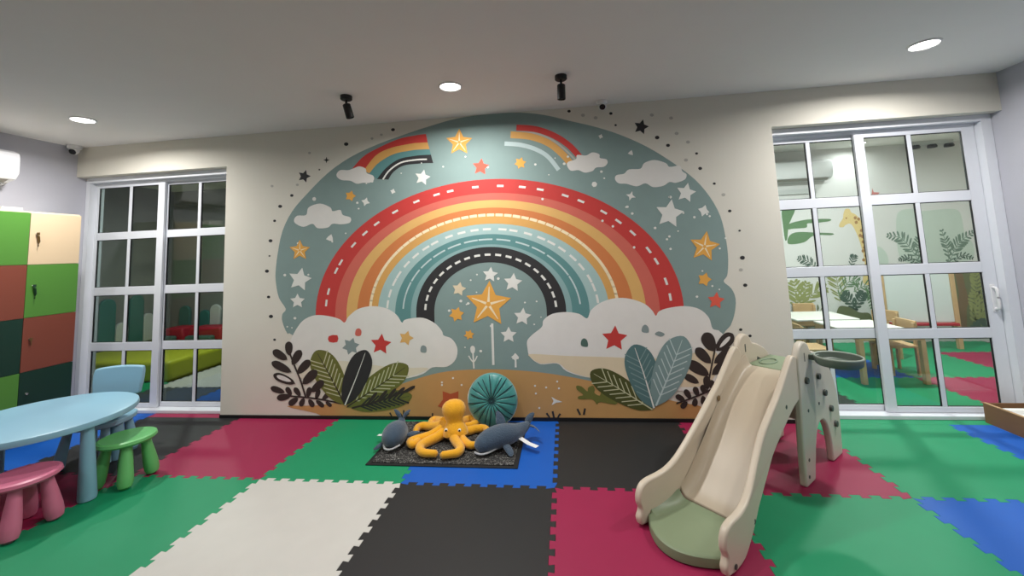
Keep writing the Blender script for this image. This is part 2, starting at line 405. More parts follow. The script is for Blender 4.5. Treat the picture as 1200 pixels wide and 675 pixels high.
# rainbow: concentric bands, half ellipses standing on straight feet
RB = [(1.675, 1.20, 'red'), (1.478, 1.07, 'salmon'), (1.364, 1.005, 'ochre'), (1.259, .935, 'orange'), (1.145, .877, 'amber'), (1.055, .787, 'lteal'), (.886, .692, 'teal'), (.736, .599, 'pale'), (.684, .576, 'black'), (.512, .436, None)]
RC = (-.56, .94)
def ell(rx, rz, th): return (RC[0]+rx*math.cos(th), RC[1]+rz*math.sin(th))
m = MB(); mats = []
for i, (rx, rz, c) in enumerate(RB[:-1]):
    rx2, rz2, _ = RB[i+1]; m.cur = i; mats.append(P[c]); vs = []; N = 64
    for k in range(N+1):
        th = math.pi*k/N
        for q in (ell(rx, rz, th), ell(rx2, rz2, th)): vs.append((q[0], -.0018, q[1]))
    vs = [(RC[0]+rx, -.0018, .62), (RC[0]+rx2, -.0018, .62)]+vs+[(RC[0]-rx, -.0018, .62), (RC[0]-rx2, -.0018, .62)]
    m.add(vs, [(2*k, 2*k+1, 2*k+3, 2*k+2) for k in range(N+2)])
rb = m.build('rainbow', mats, mural, smooth=False); rb.matrix_parent_inverse = MINV
def dashes(rx, rz, n, ln, wd, y, th0=.0, th1=math.pi, jit=.0):
    m = MB()
    for k in range(n):
        th = th0+(th1-th0)*(k+.5)/n+random.uniform(-jit, jit); d = ln/2/math.hypot(rx*math.sin(th), rz*math.cos(th))
        vs = []
        for s in (-1, -.33, .33, 1):
            for h in (-wd/2, wd/2):
                q = ell(rx+h, rz+h, th+s*d); vs.append((q[0], -y, q[1]))
        m.add(vs, [(0, 1, 3, 2), (2, 3, 5, 4), (4, 5, 7, 6)])
    return m
for args, nm in (((1.575, 1.135, 24, .062, .020, .0022, .02, 3.12, .03), 'white'), ((1.13, .868, 44, .068, .026, .0022), 'cream'), ((.965, .738, 23, .075, .02, .0022, .05, 3.09, .02), 'white'), ((.81, .645, 15, .13, .014, .0022, .05, 3.09, .02), 'pale2'), ((.598, .506, 19, .055, .02, .0022, .02, 3.12), 'white')):
    d = dashes(*args)
    if nm == 'cream': d.build('road_line', P[nm], rb, smooth=False)['kind'] = 'stuff'
    else: d.build_each('road_dash', P[nm], rb)
# clouds
def cloud(pts, k, y=.0024, lab=None, n=4):
    a = Art(y, k=k); a.poly(pts, n); o = a.build('painted_cloud', P['cloud'])
    if lab: o['label'] = lab
    return o
FULL = (0, 0, 1)
c1 = cloud([(340, 404), (342, 396), (348, 384.6), (356, 375), (369, 369.4), (386, 370.5), (398, 374), (404, 378), (408.5, 371), (420, 362), (436.6, 358.7), (453.5, 361.5), (465, 369), (471, 378), (474, 375), (482, 373), (496, 372.5), (510, 379), (518, 388), (520, 393), (529.5, 397), (536, 408), (534, 421), (524, 429.6), (507, 430.5), (496, 438), (479, 443), (462, 445), (430, 452), (380, 444), (345, 424)], FULL)
c2 = cloud([(618, 407), (618, 399), (624, 392), (635, 383), (637, 375), (647.5, 367.7), (664, 365.7), (678.5, 367.7), (688, 373), (692.6, 363.5), (704, 354.5), (720.7, 349.4), (737.6, 350), (754.5, 355.6), (764, 363.5), (768.5, 370), (772, 365), (782.6, 361), (802, 358.7), (819, 362), (830.5, 372), (835, 385), (843, 388), (850, 400), (845, 440), (828, 460), (760, 452), (715, 444), (687, 442), (664, 435), (653, 426), (633.5, 426.8), (621, 418)], FULL)
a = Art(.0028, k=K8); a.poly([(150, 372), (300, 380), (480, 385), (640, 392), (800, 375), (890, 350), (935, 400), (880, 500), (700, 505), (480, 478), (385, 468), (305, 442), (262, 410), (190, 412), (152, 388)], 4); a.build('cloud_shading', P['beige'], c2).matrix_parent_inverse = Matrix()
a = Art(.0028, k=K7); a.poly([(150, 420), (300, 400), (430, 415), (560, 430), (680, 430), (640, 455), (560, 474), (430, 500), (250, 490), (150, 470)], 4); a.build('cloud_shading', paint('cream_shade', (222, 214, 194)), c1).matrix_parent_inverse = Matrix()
cloud([(285, 285), (300, 268), (330, 268), (350, 262), (375, 253), (400, 262), (405, 280), (430, 290), (432, 308), (415, 318), (390, 318), (365, 322), (340, 310), (310, 308), (292, 300)], K5, .0032)
cloud([(117, 465), (130, 448), (165, 445), (175, 415), (220, 400), (260, 415), (270, 430), (300, 425), (310, 445), (340, 455), (338, 475), (305, 482), (270, 480), (250, 495), (210, 497), (190, 480), (155, 492), (125, 480)], K5)
cloud([(285, 250), (290, 235), (320, 225), (325, 208), (360, 210), (385, 198), (412, 205), (415, 220), (440, 225), (445, 240), (430, 255), (400, 258), (385, 272), (355, 278), (330, 268), (300, 270)], K6, .0032)
cloud([(475, 305), (480, 288), (510, 282), (530, 265), (575, 262), (590, 240), (630, 228), (675, 240), (690, 255), (730, 250), (740, 272), (757, 285), (750, 305), (715, 318), (690, 315), (665, 330), (625, 335), (595, 320), (560, 332), (520, 322), (490, 320)], K6)
# the two small rainbows
edges = [[(340, 270), (390, 215), (450, 180), (530, 145), (600, 130), (638, 125)], [(392, 270), (440, 210), (500, 180), (580, 163), (610, 160), (645, 158)], [(415, 280), (450, 240), (510, 205), (580, 190), (620, 186), (652, 185)], [(445, 303), (480, 260), (530, 225), (590, 212), (630, 208), (658, 207)], [(490, 305), (510, 275), (550, 250), (610, 242), (640, 240), (667, 240)]]
a = Art(.0018, k=K5); mats = []
for i, c in enumerate(('red', 'amber', 'teal', 'black')):
    a.m.cur = i; mats.append(P[c]); A, B = spline(edges[i], 6, False), spline(edges[i+1], 6, False)
    vs = [];
    for p, q in zip(A, B): vs += [a.P(p), a.P(q)]
    a.m.add(vs, [(2*k, 2*k+1, 2*k+3, 2*k+2) for k in range(len(A)-1)])
sr = a.build('small_rainbow', mats)
a = Art(.0022, k=K5); a.stroke([(468, 305), (495, 268), (540, 238), (600, 227), (642, 225)], 6); o = a.build('road_line', P['white'], sr); o.matrix_parent_inverse = Matrix()
a = Art(.0018, k=K6); mats = [P[c] for c in ('red', 'fgrey', 'amber', 'pale2')]
for i, (pts, wd) in enumerate((([(85, 100), (160, 106), (230, 130), (290, 168), (335, 215)], 24), ([(88, 120), (155, 122), (220, 145), (275, 185), (318, 228)], 8), ([(62, 128), (140, 135), (210, 160), (262, 200), (302, 245)], 27), ([(38, 163), (100, 168), (160, 185), (210, 215), (252, 267)], 17))):
    a.m.cur = i; a.stroke(pts, wd)
a.build('small_rainbow', mats)
# stars
def star(c, r, k, col, rot=0, n=5, inner=.5, y=.0030, lines=None, glow=False):
    a = Art(y, k=k); a.star(c, r, rot, n, inner); o = a.build('painted_star', P[col])
    if lines:
        b = Art(y+.0004, k=k)
        for i in range(n):
            th = rot+2*math.pi*i/n; b.stroke([(c[0]+.1*r*math.sin(th), c[1]-.1*r*math.cos(th)), (c[0]+.75*r*math.sin(th), c[1]-.75*r*math.cos(th))], lines, taper=True)
        b.build('star_line', P['cream'], o).matrix_parent_inverse = Matrix()
for c, r, k, rot in (((770, 158), 54, K5, 0), ((140, 585), 42, K5, 0), ((828, 570), 62, K6, .15), ((932, 165), 98, K7, .05)): star(c, r, k, 'gold', rot, lines=r*.11)
for c, r, k, rot in (((625, 297), 32, K5, .2), ((690, 440), 58, K6, .15), ((755, 357), 40, K6, .2), ((148, 62), 50, K7, .2), ((138, 152), 32, K7, 0), ((940, 42), 33, K7, .1), ((75, 75), 40, K8, .1), ((115, 217), 38, K8, .1), ((57, 293), 35, K8, 0)): star(c, r, k, 'white', rot)
for c, r, k, n, inn in (((400, 393), 18, K5, 4, .5), ((260, 537), 17, K5, 3, .6), ((825, 428), 24, K6, 4, .55), ((537, 370), 20, K6, 4, .4), ((537, 200), 12, K6, 3, .6), ((393, 324), 11, K6, 6, .9), ((508, 352), 11, K5, 4, .6), ((197, 382), 8, K5, 6, .9), ((418, 135), 10, K6, 4, .6)): star(c, r, k, 'white', .3, n, inn)
for c, r, k, rot in (((855, 255), 34, K5, .1), ((920, 150), 37, K8, .1)): star(c, r, k, 'coral', rot)
star((485, 332), 45, K7, 'red', .1, y=.0034); star((498, 308), 55, K8, 'red', .05, y=.0034); star((360, 340), 37, K7, 'grey', .3, 6, .6, y=.0034); star((590, 306), 32, K7, 'ochre', .3, 5, .55, y=.0034)
for c, r, k, n in (((340, 370), 22, K5, 5), ((800, 207), 32, K7, 6), ((852, 292), 22, K7, 6), ((100, 240), 24, K6, 6), ((872, 62), 30, K8, 5)): star(c, r, k, 'gold', .3, n, .6)
star((810, 102), 30, K7, 'beige', .2, 5, .55)
star((775, 572), 56, K7, 'rust', math.pi/5, 5, .6, y=.0034)
a = Art(.0034, k=K7); a.m.cur = 0
a.poly([(268, 298), (304, 294), (304, 322), (270, 322)], 2); a.m.cur = 1; a.poly([(378, 292), (382, 270), (395, 266), (404, 276), (402, 294), (390, 298)], 3)
a.m.cur = 2; a.poly([(650, 362), (652, 342), (662, 336), (674, 344), (674, 364), (662, 367)], 3)
a.m.build_each('cloud_speck', [P['red'], P['salmon'], P['grey']], CURM, CURINV)
a = Art(.0034, k=K8); a.m.cur = 0; a.poly([(358, 335), (360, 315), (372, 307), (384, 316), (387, 340), (370, 342)], 3)
a.m.cur = 1; a.poly([(612, 280), (613, 260), (625, 250), (638, 260), (639, 283)], 3); a.poly([(665, 290), (680, 278), (700, 284), (706, 292), (690, 300)], 3)
a.m.build_each('cloud_speck', [P['deepgreen'], P['grey']], CURM, CURINV)
# black stars and dots on the bare wall
star((157, 292), 26, K5, 'black', .3, y=.001); star((245, 228), 13, K5, 'black', 0, 4, .35, y=.001); star((578, 97), 31, K6, 'black', .25, y=.001)
bd = Art(.0010, k=K5)
for x, y, r in ((508, 108, 8), (323, 165, 9), (108, 368, 7), (62, 411, 8), (40, 468, 6), (24, 547, 8), (20, 607, 4), (10, 667, 8), (217, 266, 4)): bd.dot((x, y), r, .8)
bd.k = K7
for x, y, r in ((10, 28, 8), (17, 135, 7), (27, 216, 9), (42, 313, 6)): bd.dot((x, y), r, .8)
bd.k = K6
for x, y, r in ((293, 35, 7), (458, 44, 7), (477, 90, 5), (641, 139, 9), (684, 170, 8), (797, 202, 6), (811, 261, 8), (867, 321, 6), (928, 429, 7), (967, 507, 5), (978, 614, 10)): bd.dot((x, y), r, .8)
bd.k = K8
for x, y, r in ((1042, 86, 9), (1023, 271, 7), (1062, 297, 7)): bd.dot((x, y), r, .8)
bd.m.build_each('black_dot', P['black'], CURM, CURINV)
gd = Art(.0010, k=K6)
for x, y in ((763, 157), (718, 123), (903, 365), (972, 662), (696, 62), (620, 50), (348, 51), (755, 228), (398, 61)): gd.dot((x, y), 8, .8)
gd.k = K5
for x, y in ((425, 143), (462, 128), (30, 331), (178, 200), (130, 326)): gd.dot((x, y), 6, .8)
gd.m.build_each('grey_dot', P['fgrey'], CURM, CURINV)
sp = Art(.0026, k=FULL)
rr = random.Random(3)
def on_sky(x, y):
    q = at(x, y, 1, 0); e = ((q.x-RC[0])/1.72)**2+((q.z-RC[1])/1.24)**2; i = ((q.x-RC[0])/.48)**2+((q.z-RC[1])/.41)**2
    return (e > 1 or i < 1) and ((q.x+.56)/2.35)**2+((q.z-.95)/1.52)**2 < .93
n = 0
while n < 78:
    x, y = rr.uniform(330, 855), rr.uniform(140, 430)
    if on_sky(x, y): sp.dot((x, y), rr.uniform(.8, 1.9), .9, 7); n += 1
for x, y in ((518, 448), (531, 443), (518, 451), (541, 451), (627, 452), (640, 454), (628, 461), (653, 447), (632, 478), (655, 455)): sp.dot((x, y), 1.2)
sp.k = K7; sp.stroke([(948, 245), (953, 418)], 10)
sp.stroke([(868, 365), (872, 432)], 6); sp.stroke([(850, 380), (870, 405), (886, 380)], 5); sp.leaf((868, 372), (866, 338), 20); sp.stroke([(1046, 390), (1047, 428)], 6); sp.star((1045, 385), 16, 0, 3, .7)
sp.k = K8; sp.star((84, 385), 17, 0, 4, .6); sp.stroke([(86, 395), (86, 428)], 7); sp.poly([(235, 550), (255, 562), (282, 572), (255, 575), (236, 585), (244, 568)], smooth=False)
sp.k = K6
for x, y in ((188, 382), (425, 468), (466, 490), (550, 573)): sp.dot((x, y), 5)
sp.m.build_each('white_speck', P['white'], CURM, CURINV)
# leaves in front of the clouds
def big_leaf(k, a0, b0, w, col, vein, y, nv=6, rib=None, wv=4):
    A = Art(y, k=k); A.leaf(a0, b0, w); o = A.build('painted_leaf', P[col])
    B = Art(y+.0003, k=k); a_ = Vector(a0); b_ = Vector(b0); t = b_-a_; n = Vector((-t.y, t.x)).normalized()
    if vein:
        for i in range(nv):
            s = .15+.68*i/nv; q = a_+t*s
            for sg in (-1, 1): B.stroke([q, q+t*.10+n*(sg*w*.22), q+t*.17+n*(sg*w*.37)], wv)
        B.build('leaf_vein', P[vein], o).matrix_parent_inverse = Matrix()
    if rib:
        C = Art(y+.0005, k=k); C.stroke([a_, a_+t*.5+n*(w*.02), a_+t*.95], w*.055, taper=True); C.build('leaf_rib', P[rib], o).matrix_parent_inverse = Matrix()
big_leaf(K7, (335, 582), (215, 358), 118, 'olive', 'vein', .0036, 8, 'brown')
big_leaf(K7, (345, 592), (598, 420), 105, 'olive', 'vein', .0036, 9, 'brown')
big_leaf(K7, (365, 597), (615, 545), 75, 'olive', 'black', .0042, 9, 'black', 7)
big_leaf(K7, (336, 585), (425, 356), 100, 'black', None, .0050, 6, 'white')
a = Art(.0036, k=K8)
a.poly([(500, 582), (440, 572), (425, 582), (415, 570), (400, 560), (350, 560), (348, 548), (368, 542), (342, 520), (340, 504), (362, 508), (385, 528), (388, 512), (408, 504), (416, 520), (414, 534), (436, 545), (445, 520), (460, 525), (470, 548), (510, 565)], 3)
a.build('painted_leaf', P['olive'])
big_leaf(K8, (655, 603), (398, 446), 105, 'dolive', 'vein', .0040, 7, 'vein')
big_leaf(K8, (662, 597), (578, 333), 130, 'leafteal', 'leafpale', .0046, 7, 'white')
big_leaf(K8, (670, 587), (785, 298), 140, 'leafpale', 'pale2', .0054, 7, 'pale2')
def sprig(k, y, stem, leaves, hollow=()):
    A = Art(y, k=k); A.stroke(stem, 7)
    for st, (a0, b0, w) in enumerate(leaves):
        A.leaf(a0, b0, w)
    o = A.build('painted_sprig', P['brown'])
    if hollow:
        B = Art(y+.0003, k=k)
        for a0, b0, w in hollow: B.leaf(a0, b0, w)
        B.build('leaf_gap', P['cloud'], o).matrix_parent_inverse = Matrix()
sprig(K7, .0040, [(172, 550), (150, 480), (122, 412), (100, 350)], [((103, 378), (102, 320), 32), ((95, 395), (36, 358), 34), ((116, 417), (152, 356), 34), ((112, 447), (31, 406), 34), ((138, 454), (190, 398), 34), ((128, 495), (38, 458), 36), ((160, 497), (219, 440), 38), ((195, 530), (247, 484), 32)], [((112, 486), (52, 463), 18)])
sprig(K7, .0032, [(70, 545), (165, 552), (240, 562), (320, 578)], [((85, 532), (26, 512), 26), ((110, 547), (52, 556), 28), ((112, 545), (92, 510), 22), ((140, 555), (102, 584), 26), ((150, 548), (125, 512), 22), ((165, 555), (150, 590), 22), ((180, 553), (190, 510), 22), ((185, 560), (205, 592), 22), ((215, 560), (228, 518), 20), ((215, 565), (248, 592), 20), ((240, 565), (274, 530), 20), ((255, 570), (280, 590), 16)])
sprig(K7, .0054, [(365, 597), (500, 560), (625, 510)], [((430, 580), (470, 530), 14), ((470, 570), (512, 522), 14), ((510, 560), (548, 515), 14), ((545, 548), (585, 510), 14), ((575, 535), (628, 505), 14)])
sprig(K8, .0042, [(880, 535), (900, 430), (915, 355), (918, 330)], [((910, 360), (872, 284), 55), ((922, 358), (990, 288), 55), ((898, 410), (836, 348), 42), ((912, 410), (992, 348), 42), ((890, 460), (800, 405), 46), ((903, 458), (985, 390), 44), ((848, 492), (788, 460), 30), ((884, 520), (880, 462), 30)], [((935, 345), (978, 300), 16)])
sprig(K8, .0036, [(755, 578), (820, 555), (890, 525), (930, 490)], [((790, 565), (752, 545), 24), ((800, 570), (775, 597), 24), ((815, 558), (790, 520), 24), ((835, 555), (830, 590), 24), ((845, 548), (830, 508), 24), ((865, 545), (870, 585), 24), ((872, 538), (862, 500), 24), ((890, 530), (905, 570), 24), ((905, 520), (900, 480), 24), ((915, 515), (940, 545), 24), ((925, 500), (935, 470), 22)])
gt = Art(.0036, k=K8)
for q in (((228, 640), (215, 618)), ((246, 640), (240, 610)), ((262, 640), (272, 620)), ((355, 625), (343, 600)), ((370, 625), (375, 598))): gt.stroke(q, 8)
gt.k = K7
for q in (((575, 632), (560, 612)), ((580, 632), (580, 606)), ((590, 632), (602, 618)), ((700, 634), (700, 618)), ((530, 632), (522, 616))): gt.stroke(q, 6)
gt.m.build_each('grass_blade', P['black'], CURM, CURINV)

# ------------------------------------------------------------------ slide with a basketball dish
cream = mat('cream_plastic', (205, 193, 174), .42, var=.02); shadedcream = mat('shaded_cream_plastic', (203, 196, 181), .42); beigep = mat('beige_plastic', (182, 168, 147), .4)  # second cream, for the right panel, has shade and reflected light in its colour
sage = mat('sage_plastic', (124, 138, 108), .45); greygreen = mat('grey_green_plastic', (92, 104, 94), .45); darkplug = mat('dark_plug', (70, 76, 70), .5)
slide = empty('slide', (.640, -1.469, 0), math.radians(43.6))
tag(slide, 'cream toddler slide with sage green foot and arched side panels', 'slide')
def hw(u): t = min(1, max(0, (u-.02)/.55)); t = t*t*(3-2*t); return .243-.053*t
top = [(-.045, .012), (-.055, .05), (-.035, .085), (-.048, .12), (-.045, .16), (-.02, .196), (.03, .212), (.12, .212), (.20, .222), (.28, .255), (.36, .31), (.46, .385), (.55, .45), (.66, .52), (.75, .575), (.85, .652), (.93, .715), (.99, .755), (1.03, .752), (1.06, .72)]
bot = [(1.06, .50), (.95, .47), (.85, .425), (.675, .335), (.49, .225), (.331, .11), (.206, .045), (.12, .012), (.02, .005)]
prof = [tuple(p) for p in spline(top, 3, False)]+[tuple(p) for p in spline(bot, 3, False)]
for s, lb in ((1, None), (-1, None)):
    MB().prism(prof, lambda a, b, d: (a, s*(hw(a)-d), b), 0, .038).build('side_rail', cream, slide, bevel=.011, seg=3)
BED = [(-.115, .045), (-.08, .052), (.05, .05), (.16, .046), (.24, .05), (.32, .082), (.40, .142), (.5, .232), (.66, .365), (.8, .468), (.95, .560), (1.05, .607), (1.13, .622)]
def bedz(u):
    for (a, za), (b, zb) in zip(BED, BED[1:]):
        if u <= b: t = (u-a)/(b-a); return za+(zb-za)*t
    return BED[-1][1]
bs = spline(BED, 4, False)
def sheet(name, us, m, lip=False, th=.03, par=slide):
    N = 24; M_ = MB(); vs = []
    for u in us:
        u = u if hasattr(u, '__len__') else (u, bedz(u))
        for k in range(N+1):
            t = -1+2*k/N; y = t*(hw(u[0])-.036); e = abs(t); lift = .07*max(0, (e-.80)/.20)**1.4
            x = u[0]
            if lip and x < .06: x = x + (.06-x)*(.72*t*t)
            vs.append((x, y, u[1]+lift*(0 if (lip and u[0] < -.02) else 1)*min(1, max(.25, .25+.75*(u[0]-.1)/.3))))
    n = len(vs); vs += [(a, b, max(c-th, .006)) for a, b, c in vs]
    fs = []; R_ = len(us)
    for i in range(R_-1):
        for k in range(N):
            a = i*(N+1)+k; fs += [(a, a+1, a+N+2, a+N+1), (n+a, n+a+N+1, n+a+N+2, n+a+1)]
    for i in range(R_-1):
        for k in (0, N): a = i*(N+1)+k; fs.append((a, a+N+1, n+a+N+1, n+a))
    for i in (0, R_-1):
        for k in range(N): a = i*(N+1)+k; fs.append((a, a+1, n+a+1, n+a))
    M_.add(vs, fs); return M_.build(name, m, par, bevel=.008, seg=2, ang=50)
su = [tuple(p) for p in bs]
sheet('chute', [p for p in su if p[0] >= .27], beigep)
o = sheet('landing', [(-.12, .022)]+[p for p in su if p[0] < .275]+[(.268, .058)], sage, lip=True); o['label'] = 'sage green rounded landing at the foot of the slide'
m = MB().box(1.13, 1.50, -.155, .155, .595, .624); pf = m.build('platform', sage, slide, bevel=.01); pf['label'] = 'sage green platform with two oval foot marks'
for y in (-.075, .075):
    M_ = MB(); M_.tube([(1.28+.085*math.cos(2*math.pi*k/28), y+.045*math.sin(2*math.pi*k/28), .6255) for k in range(29)], .005, 8, cap=False); M_.build('foot_mark', mat('sage_dark', (112, 130, 104), .5), pf)
TW = [(.985, .0), (.995, .2), (1.015, .42), (1.03, .58), (1.032, .67), (1.048, .745), (1.085, .80), (1.15, .822), (1.215, .80), (1.25, .752), (1.33, .728), (1.45, .672), (1.55, .585), (1.62, .47), (1.65, .34), (1.645, .18), (1.625, .0)]
AR = [(1.45, .0), (1.445, .12), (1.42, .21), (1.375, .275), (1.31, .30), (1.245, .275), (1.20, .21), (1.165, .12), (1.125, .0)]
tp = [tuple(p) for p in spline(TW, 3, False)]+[tuple(p) for p in spline(AR, 3, False)]
for s in (1, -1):
    twr = MB().prism(tp, lambda a, b, d: (a, s*(.196+.004-d), b), 0, .042).build('arched_panel', shadedcream if s < 0 else cream, slide, bevel=.012, seg=3)
    MB().prism([(1.135, .70), (1.15, .70), (1.15, .755), (1.135, .755)], lambda a, b, d: (a, s*(.2005-d), b), 0, .044).build('grip_slot', darkplug, twr, bevel=.002)  # dark block stands in for the shade inside the slot's hollow
    if s > 0: MB().prism([(1.30, .62), (1.40, .575), (1.41, .595), (1.31, .642)], lambda a, b, d: (a, s*(.2005-d), b), 0, .044).build('grip_slot', darkplug, twr, bevel=.002)
    kn = [(1.123, .59), (1.319, .577), (1.40, .455), (1.48, .335), (1.535, .222)]
    for u, z in kn:
        MB().lathe([(.0, 0), (.019, 0), (.021, .004), (.019, .016), (0, .018)], 16, (u, s*.1995, z), Matrix.Rotation(-s*math.pi/2, 4, 'X')).build('knob', darkplug, twr)
    for u, z in ((1.115, .41), (1.296, .41), (1.05, .14), (1.03, .05)):
        MB().lathe([(.0, 0), (.010, 0), (.010, .003), (0, .004)], 12, (u, s*.1995, z), Matrix.Rotation(-s*math.pi/2, 4, 'X')).build('screw_cap', darkplug, twr)
    for u, z in ((.83, .50), (.635, .37), (.43, .25), (.38, .205), (.30, .14), (.27, .11), (.02, .03)):
        MB().lathe([(.0, 0), (.012, 0), (.012, .003), (0, .004)], 12, (u, s*hw(u), z), Matrix.Rotation(-s*math.pi/2, 4, 'X')).build('screw_cap', darkplug, slide)
    for u, z in ((.22, .15), (.72, .49)):
        MB().lathe([(.0, 0), (.017, 0), (.017, .003), (0, .004)], 14, (u, s*(hw(u)-.038), z), Matrix.Rotation(s*math.pi/2, 4, 'X')).build('screw_cap', mat('brown_hole', (120, 98, 66), .6), slide)
MB().box(1.38, 1.60, -.16, .16, .30, .33).build('step', shadedcream, slide, bevel=.008); MB().box(1.10, 1.14, -.16, .16, .34, .60).build('cross_brace', shadedcream, slide, bevel=.006)
hc = (1.235, -.350)
hp = MB().lathe([(0, .705), (.103, .705), (.110, .71), (.117, .742), (.124, .742), (.126, .733), (.120, .70), (.112, .692), (0, .692)], 48, (hc[0], hc[1], 0)).build('basket_dish', greygreen, slide); hp['label'] = 'grey green round dish hoop fixed outside the right arched panel'
MB().box(hc[0]-.03, hc[0]+.03, -.245, -.198, .70, .735).build('dish_bracket', greygreen, hp, bevel=.006)
MB().tube([(hc[0]+.122*math.cos(2*math.pi*k/48), hc[1]+.122*math.sin(2*math.pi*k/48), .742) for k in range(49)], .006, 8, cap=False).build('dish_rim', mat('dish_rim', (150, 160, 148), .4), hp)

# ------------------------------------------------------------------ children's table, stools and chair
tblue = mat('light_blue_plastic', (140, 184, 206), .38); tblue2 = mat('mid_blue_plastic', (128, 172, 194), .42)
tb = empty('play_table', (-3.425, -1.235, 0)); tag(tb, 'light blue round children\'s table with tapered legs', 'table')
MB().lathe([(0, .445), (.462, .445), (.485, .452), (.49, .47), (.485, .488), (.47, .494), (0, .494)], 64).build('tabletop', tblue, tb)
for a in (-7, 83, 173, 263):
    c, s = math.cos(math.radians(a)), math.sin(math.radians(a))
    MB().tube([(c*.425, s*.425, .452), (c*.44, s*.44, .25), (c*.455, s*.455, .02), (c*.4555, s*.4555, .004)], [.032, .039, .048, .045], 24).build('leg', tblue2, tb)
def stool(loc, rz, m, label):
    t = empty('stool', loc, rz); tag(t, label, 'stool', 'children\'s stools')
    MB().lathe([(0, .262), (.12, .262), (.152, .266), (.165, .28), (.160, .296), (.145, .302), (.13, .298), (0, .295)], 40).build('seat', m, t)
    for a in (45, 135, 225, 315):
        c, s = math.cos(math.radians(a)), math.sin(math.radians(a))
        MB().tube([(c*(.095+.052*k), s*(.095+.052*k), .268*(1-k)) for k in (0, .2, .45, .7, .85, .95, 1.0)], [.026, .031, .038, .043, .043, .036, .016], 18).build('leg', m, t)
    return t
stool((-3.05, -1.575, 0), math.radians(-2), mat('pink_plastic', (206, 112, 142), .4), 'pink children\'s stool at the left edge of the photo')
stool((-2.955, -1.075, 0), math.radians(5), mat('green_plastic', (104, 184, 108), .4), 'light green children\'s stool beside the light blue table')
ch = empty('childrens_chair', (-3.53, -.80, 0), math.radians(16)); tag(ch, 'light blue children\'s chair with rounded back behind the light blue table', 'chair')
MB().prism([tuple(p) for p in spline([(-.17, -.15), (.17, -.15), (.165, .15), (-.165, .15)], 8)], lambda a, b, d: (a, b, d), .27, .31).build('seat', tblue, ch, bevel=.01, seg=3)
bk = [(-.155, .43), (-.175, .47), (-.185, .56), (-.18, .625), (-.15, .645), (0, .655), (.15, .645), (.18, .625), (.185, .56), (.175, .47), (.155, .43), (0, .425)]
MB().prism([tuple(p) for p in spline(bk, 4)], lambda a, b, d: (a, .14+(b-.3)*.12+d+.25*a*a*-1, b), 0, .034).build('backrest', tblue, ch, bevel=.012, seg=3)
for x in (-.1, .1): MB().tube([(x, .135, .285), (x, .16, .36), (x, .172, .46)], .02, 14).build('back_post', tblue2, ch)
for x in (-1, 1):
    for y in (-1, 1): MB().tube([(x*.12, y*.11, .275), (x*.14, y*.13, .12), (x*.15, y*.14, .02), (x*.15, y*.14, .001)], [.025, .034, .036, .026], 16).build('leg', tblue2, ch)

# ------------------------------------------------------------------ lockers
lk = empty('locker_cabinet', (XL+.003, -.28, 0)); tag(lk, 'tall locker cabinet with green, beige, brown and dark green doors', 'locker')
LW, LH, L0, LD = .385, .457, .152, .465
NC = 3
MB().box(0, LD-.02, -NC*LW, 0, L0-.015, L0+4*LH+.012).build('body', mat('locker_carcass', (206, 196, 176), .5), lk, bevel=.002, smooth=False)
MB().box(.02, LD-.05, -NC*LW+.01, -.01, 0, L0-.015).build('plinth', mat('locker_plinth', (40, 50, 44), .6), lk, smooth=False)
LC = {'beige': (216, 192, 158), 'lime': (82, 138, 54), 'brown': (130, 66, 50), 'pine': (10, 52, 40)}
cols = [['pine', 'brown', 'lime', 'beige'], ['lime', 'pine', 'brown', 'lime'], ['beige', 'lime', 'pine', 'brown']]
silver = mat('chrome', (200, 200, 205), .25, metal=1); brass = mat('key_brass', (120, 96, 60), .4, metal=.7)
for c in range(NC):
    for r_ in range(4):
        col = cols[c][r_]; y1 = -c*LW-.0015; y0 = -(c+1)*LW+.0015; z0 = L0+r_*LH+.0015; z1 = L0+(r_+1)*LH-.0015
        d = MB().box(LD-.0195, LD, y0, y1, z0, z1).build('door', mat('locker_'+col, LC[col], .42), lk, bevel=.0015, smooth=False); d['label'] = {'beige': 'beige', 'lime': 'bright green', 'brown': 'red brown', 'pine': 'dark green'}[col]+' locker door'
        ky, kz = y0+.05, z0+.27
        MB().lathe([(0, 0), (.010, 0), (.012, .004), (.009, .012), (0, .013)], 14, (LD, ky, kz), Matrix.Rotation(math.pi/2, 4, 'Y')).build('lock', silver, d)
        if r_ >= 2 or (c, r_) == (0, 1):
            k = MB(); k.box(LD+.012, LD+.015, ky-.011, ky+.011, kz-.012, kz+.012); k.tube([(LD+.014, ky, kz-.01), (LD+.014, ky+.003, kz-.05)], .003, 8)
            if r_ >= 2: k.tube([(LD+.016, ky, kz-.02), (LD+.014, ky+.008, kz-.07), (LD+.016, ky+.004, kz-.11)], [.012, .014, .006], 10, .4)
            k.build('key', brass if r_ != 2 else mat('green_fob', (20, 58, 40), .5), d)
ztop = L0+4*LH+.012
bx = MB().box(-4.78, -4.60, -1.08, -.86, ztop, ztop+.06).build('box', mat('white_card', (236, 236, 230), .6), bevel=.003, smooth=False); tag(bx, 'small white box lying on top of the lockers', 'box')
pp = MB().box(-4.82, -4.60, -.80, -.66, ztop+.0, ztop+.035, Matrix.Translation((0, 0, 0))).build('paper_tray', mat('white_card', (236, 236, 230), .6), bevel=.002, smooth=False); tag(pp, 'thin white tray lying on top of the lockers beside the white box', 'tray')

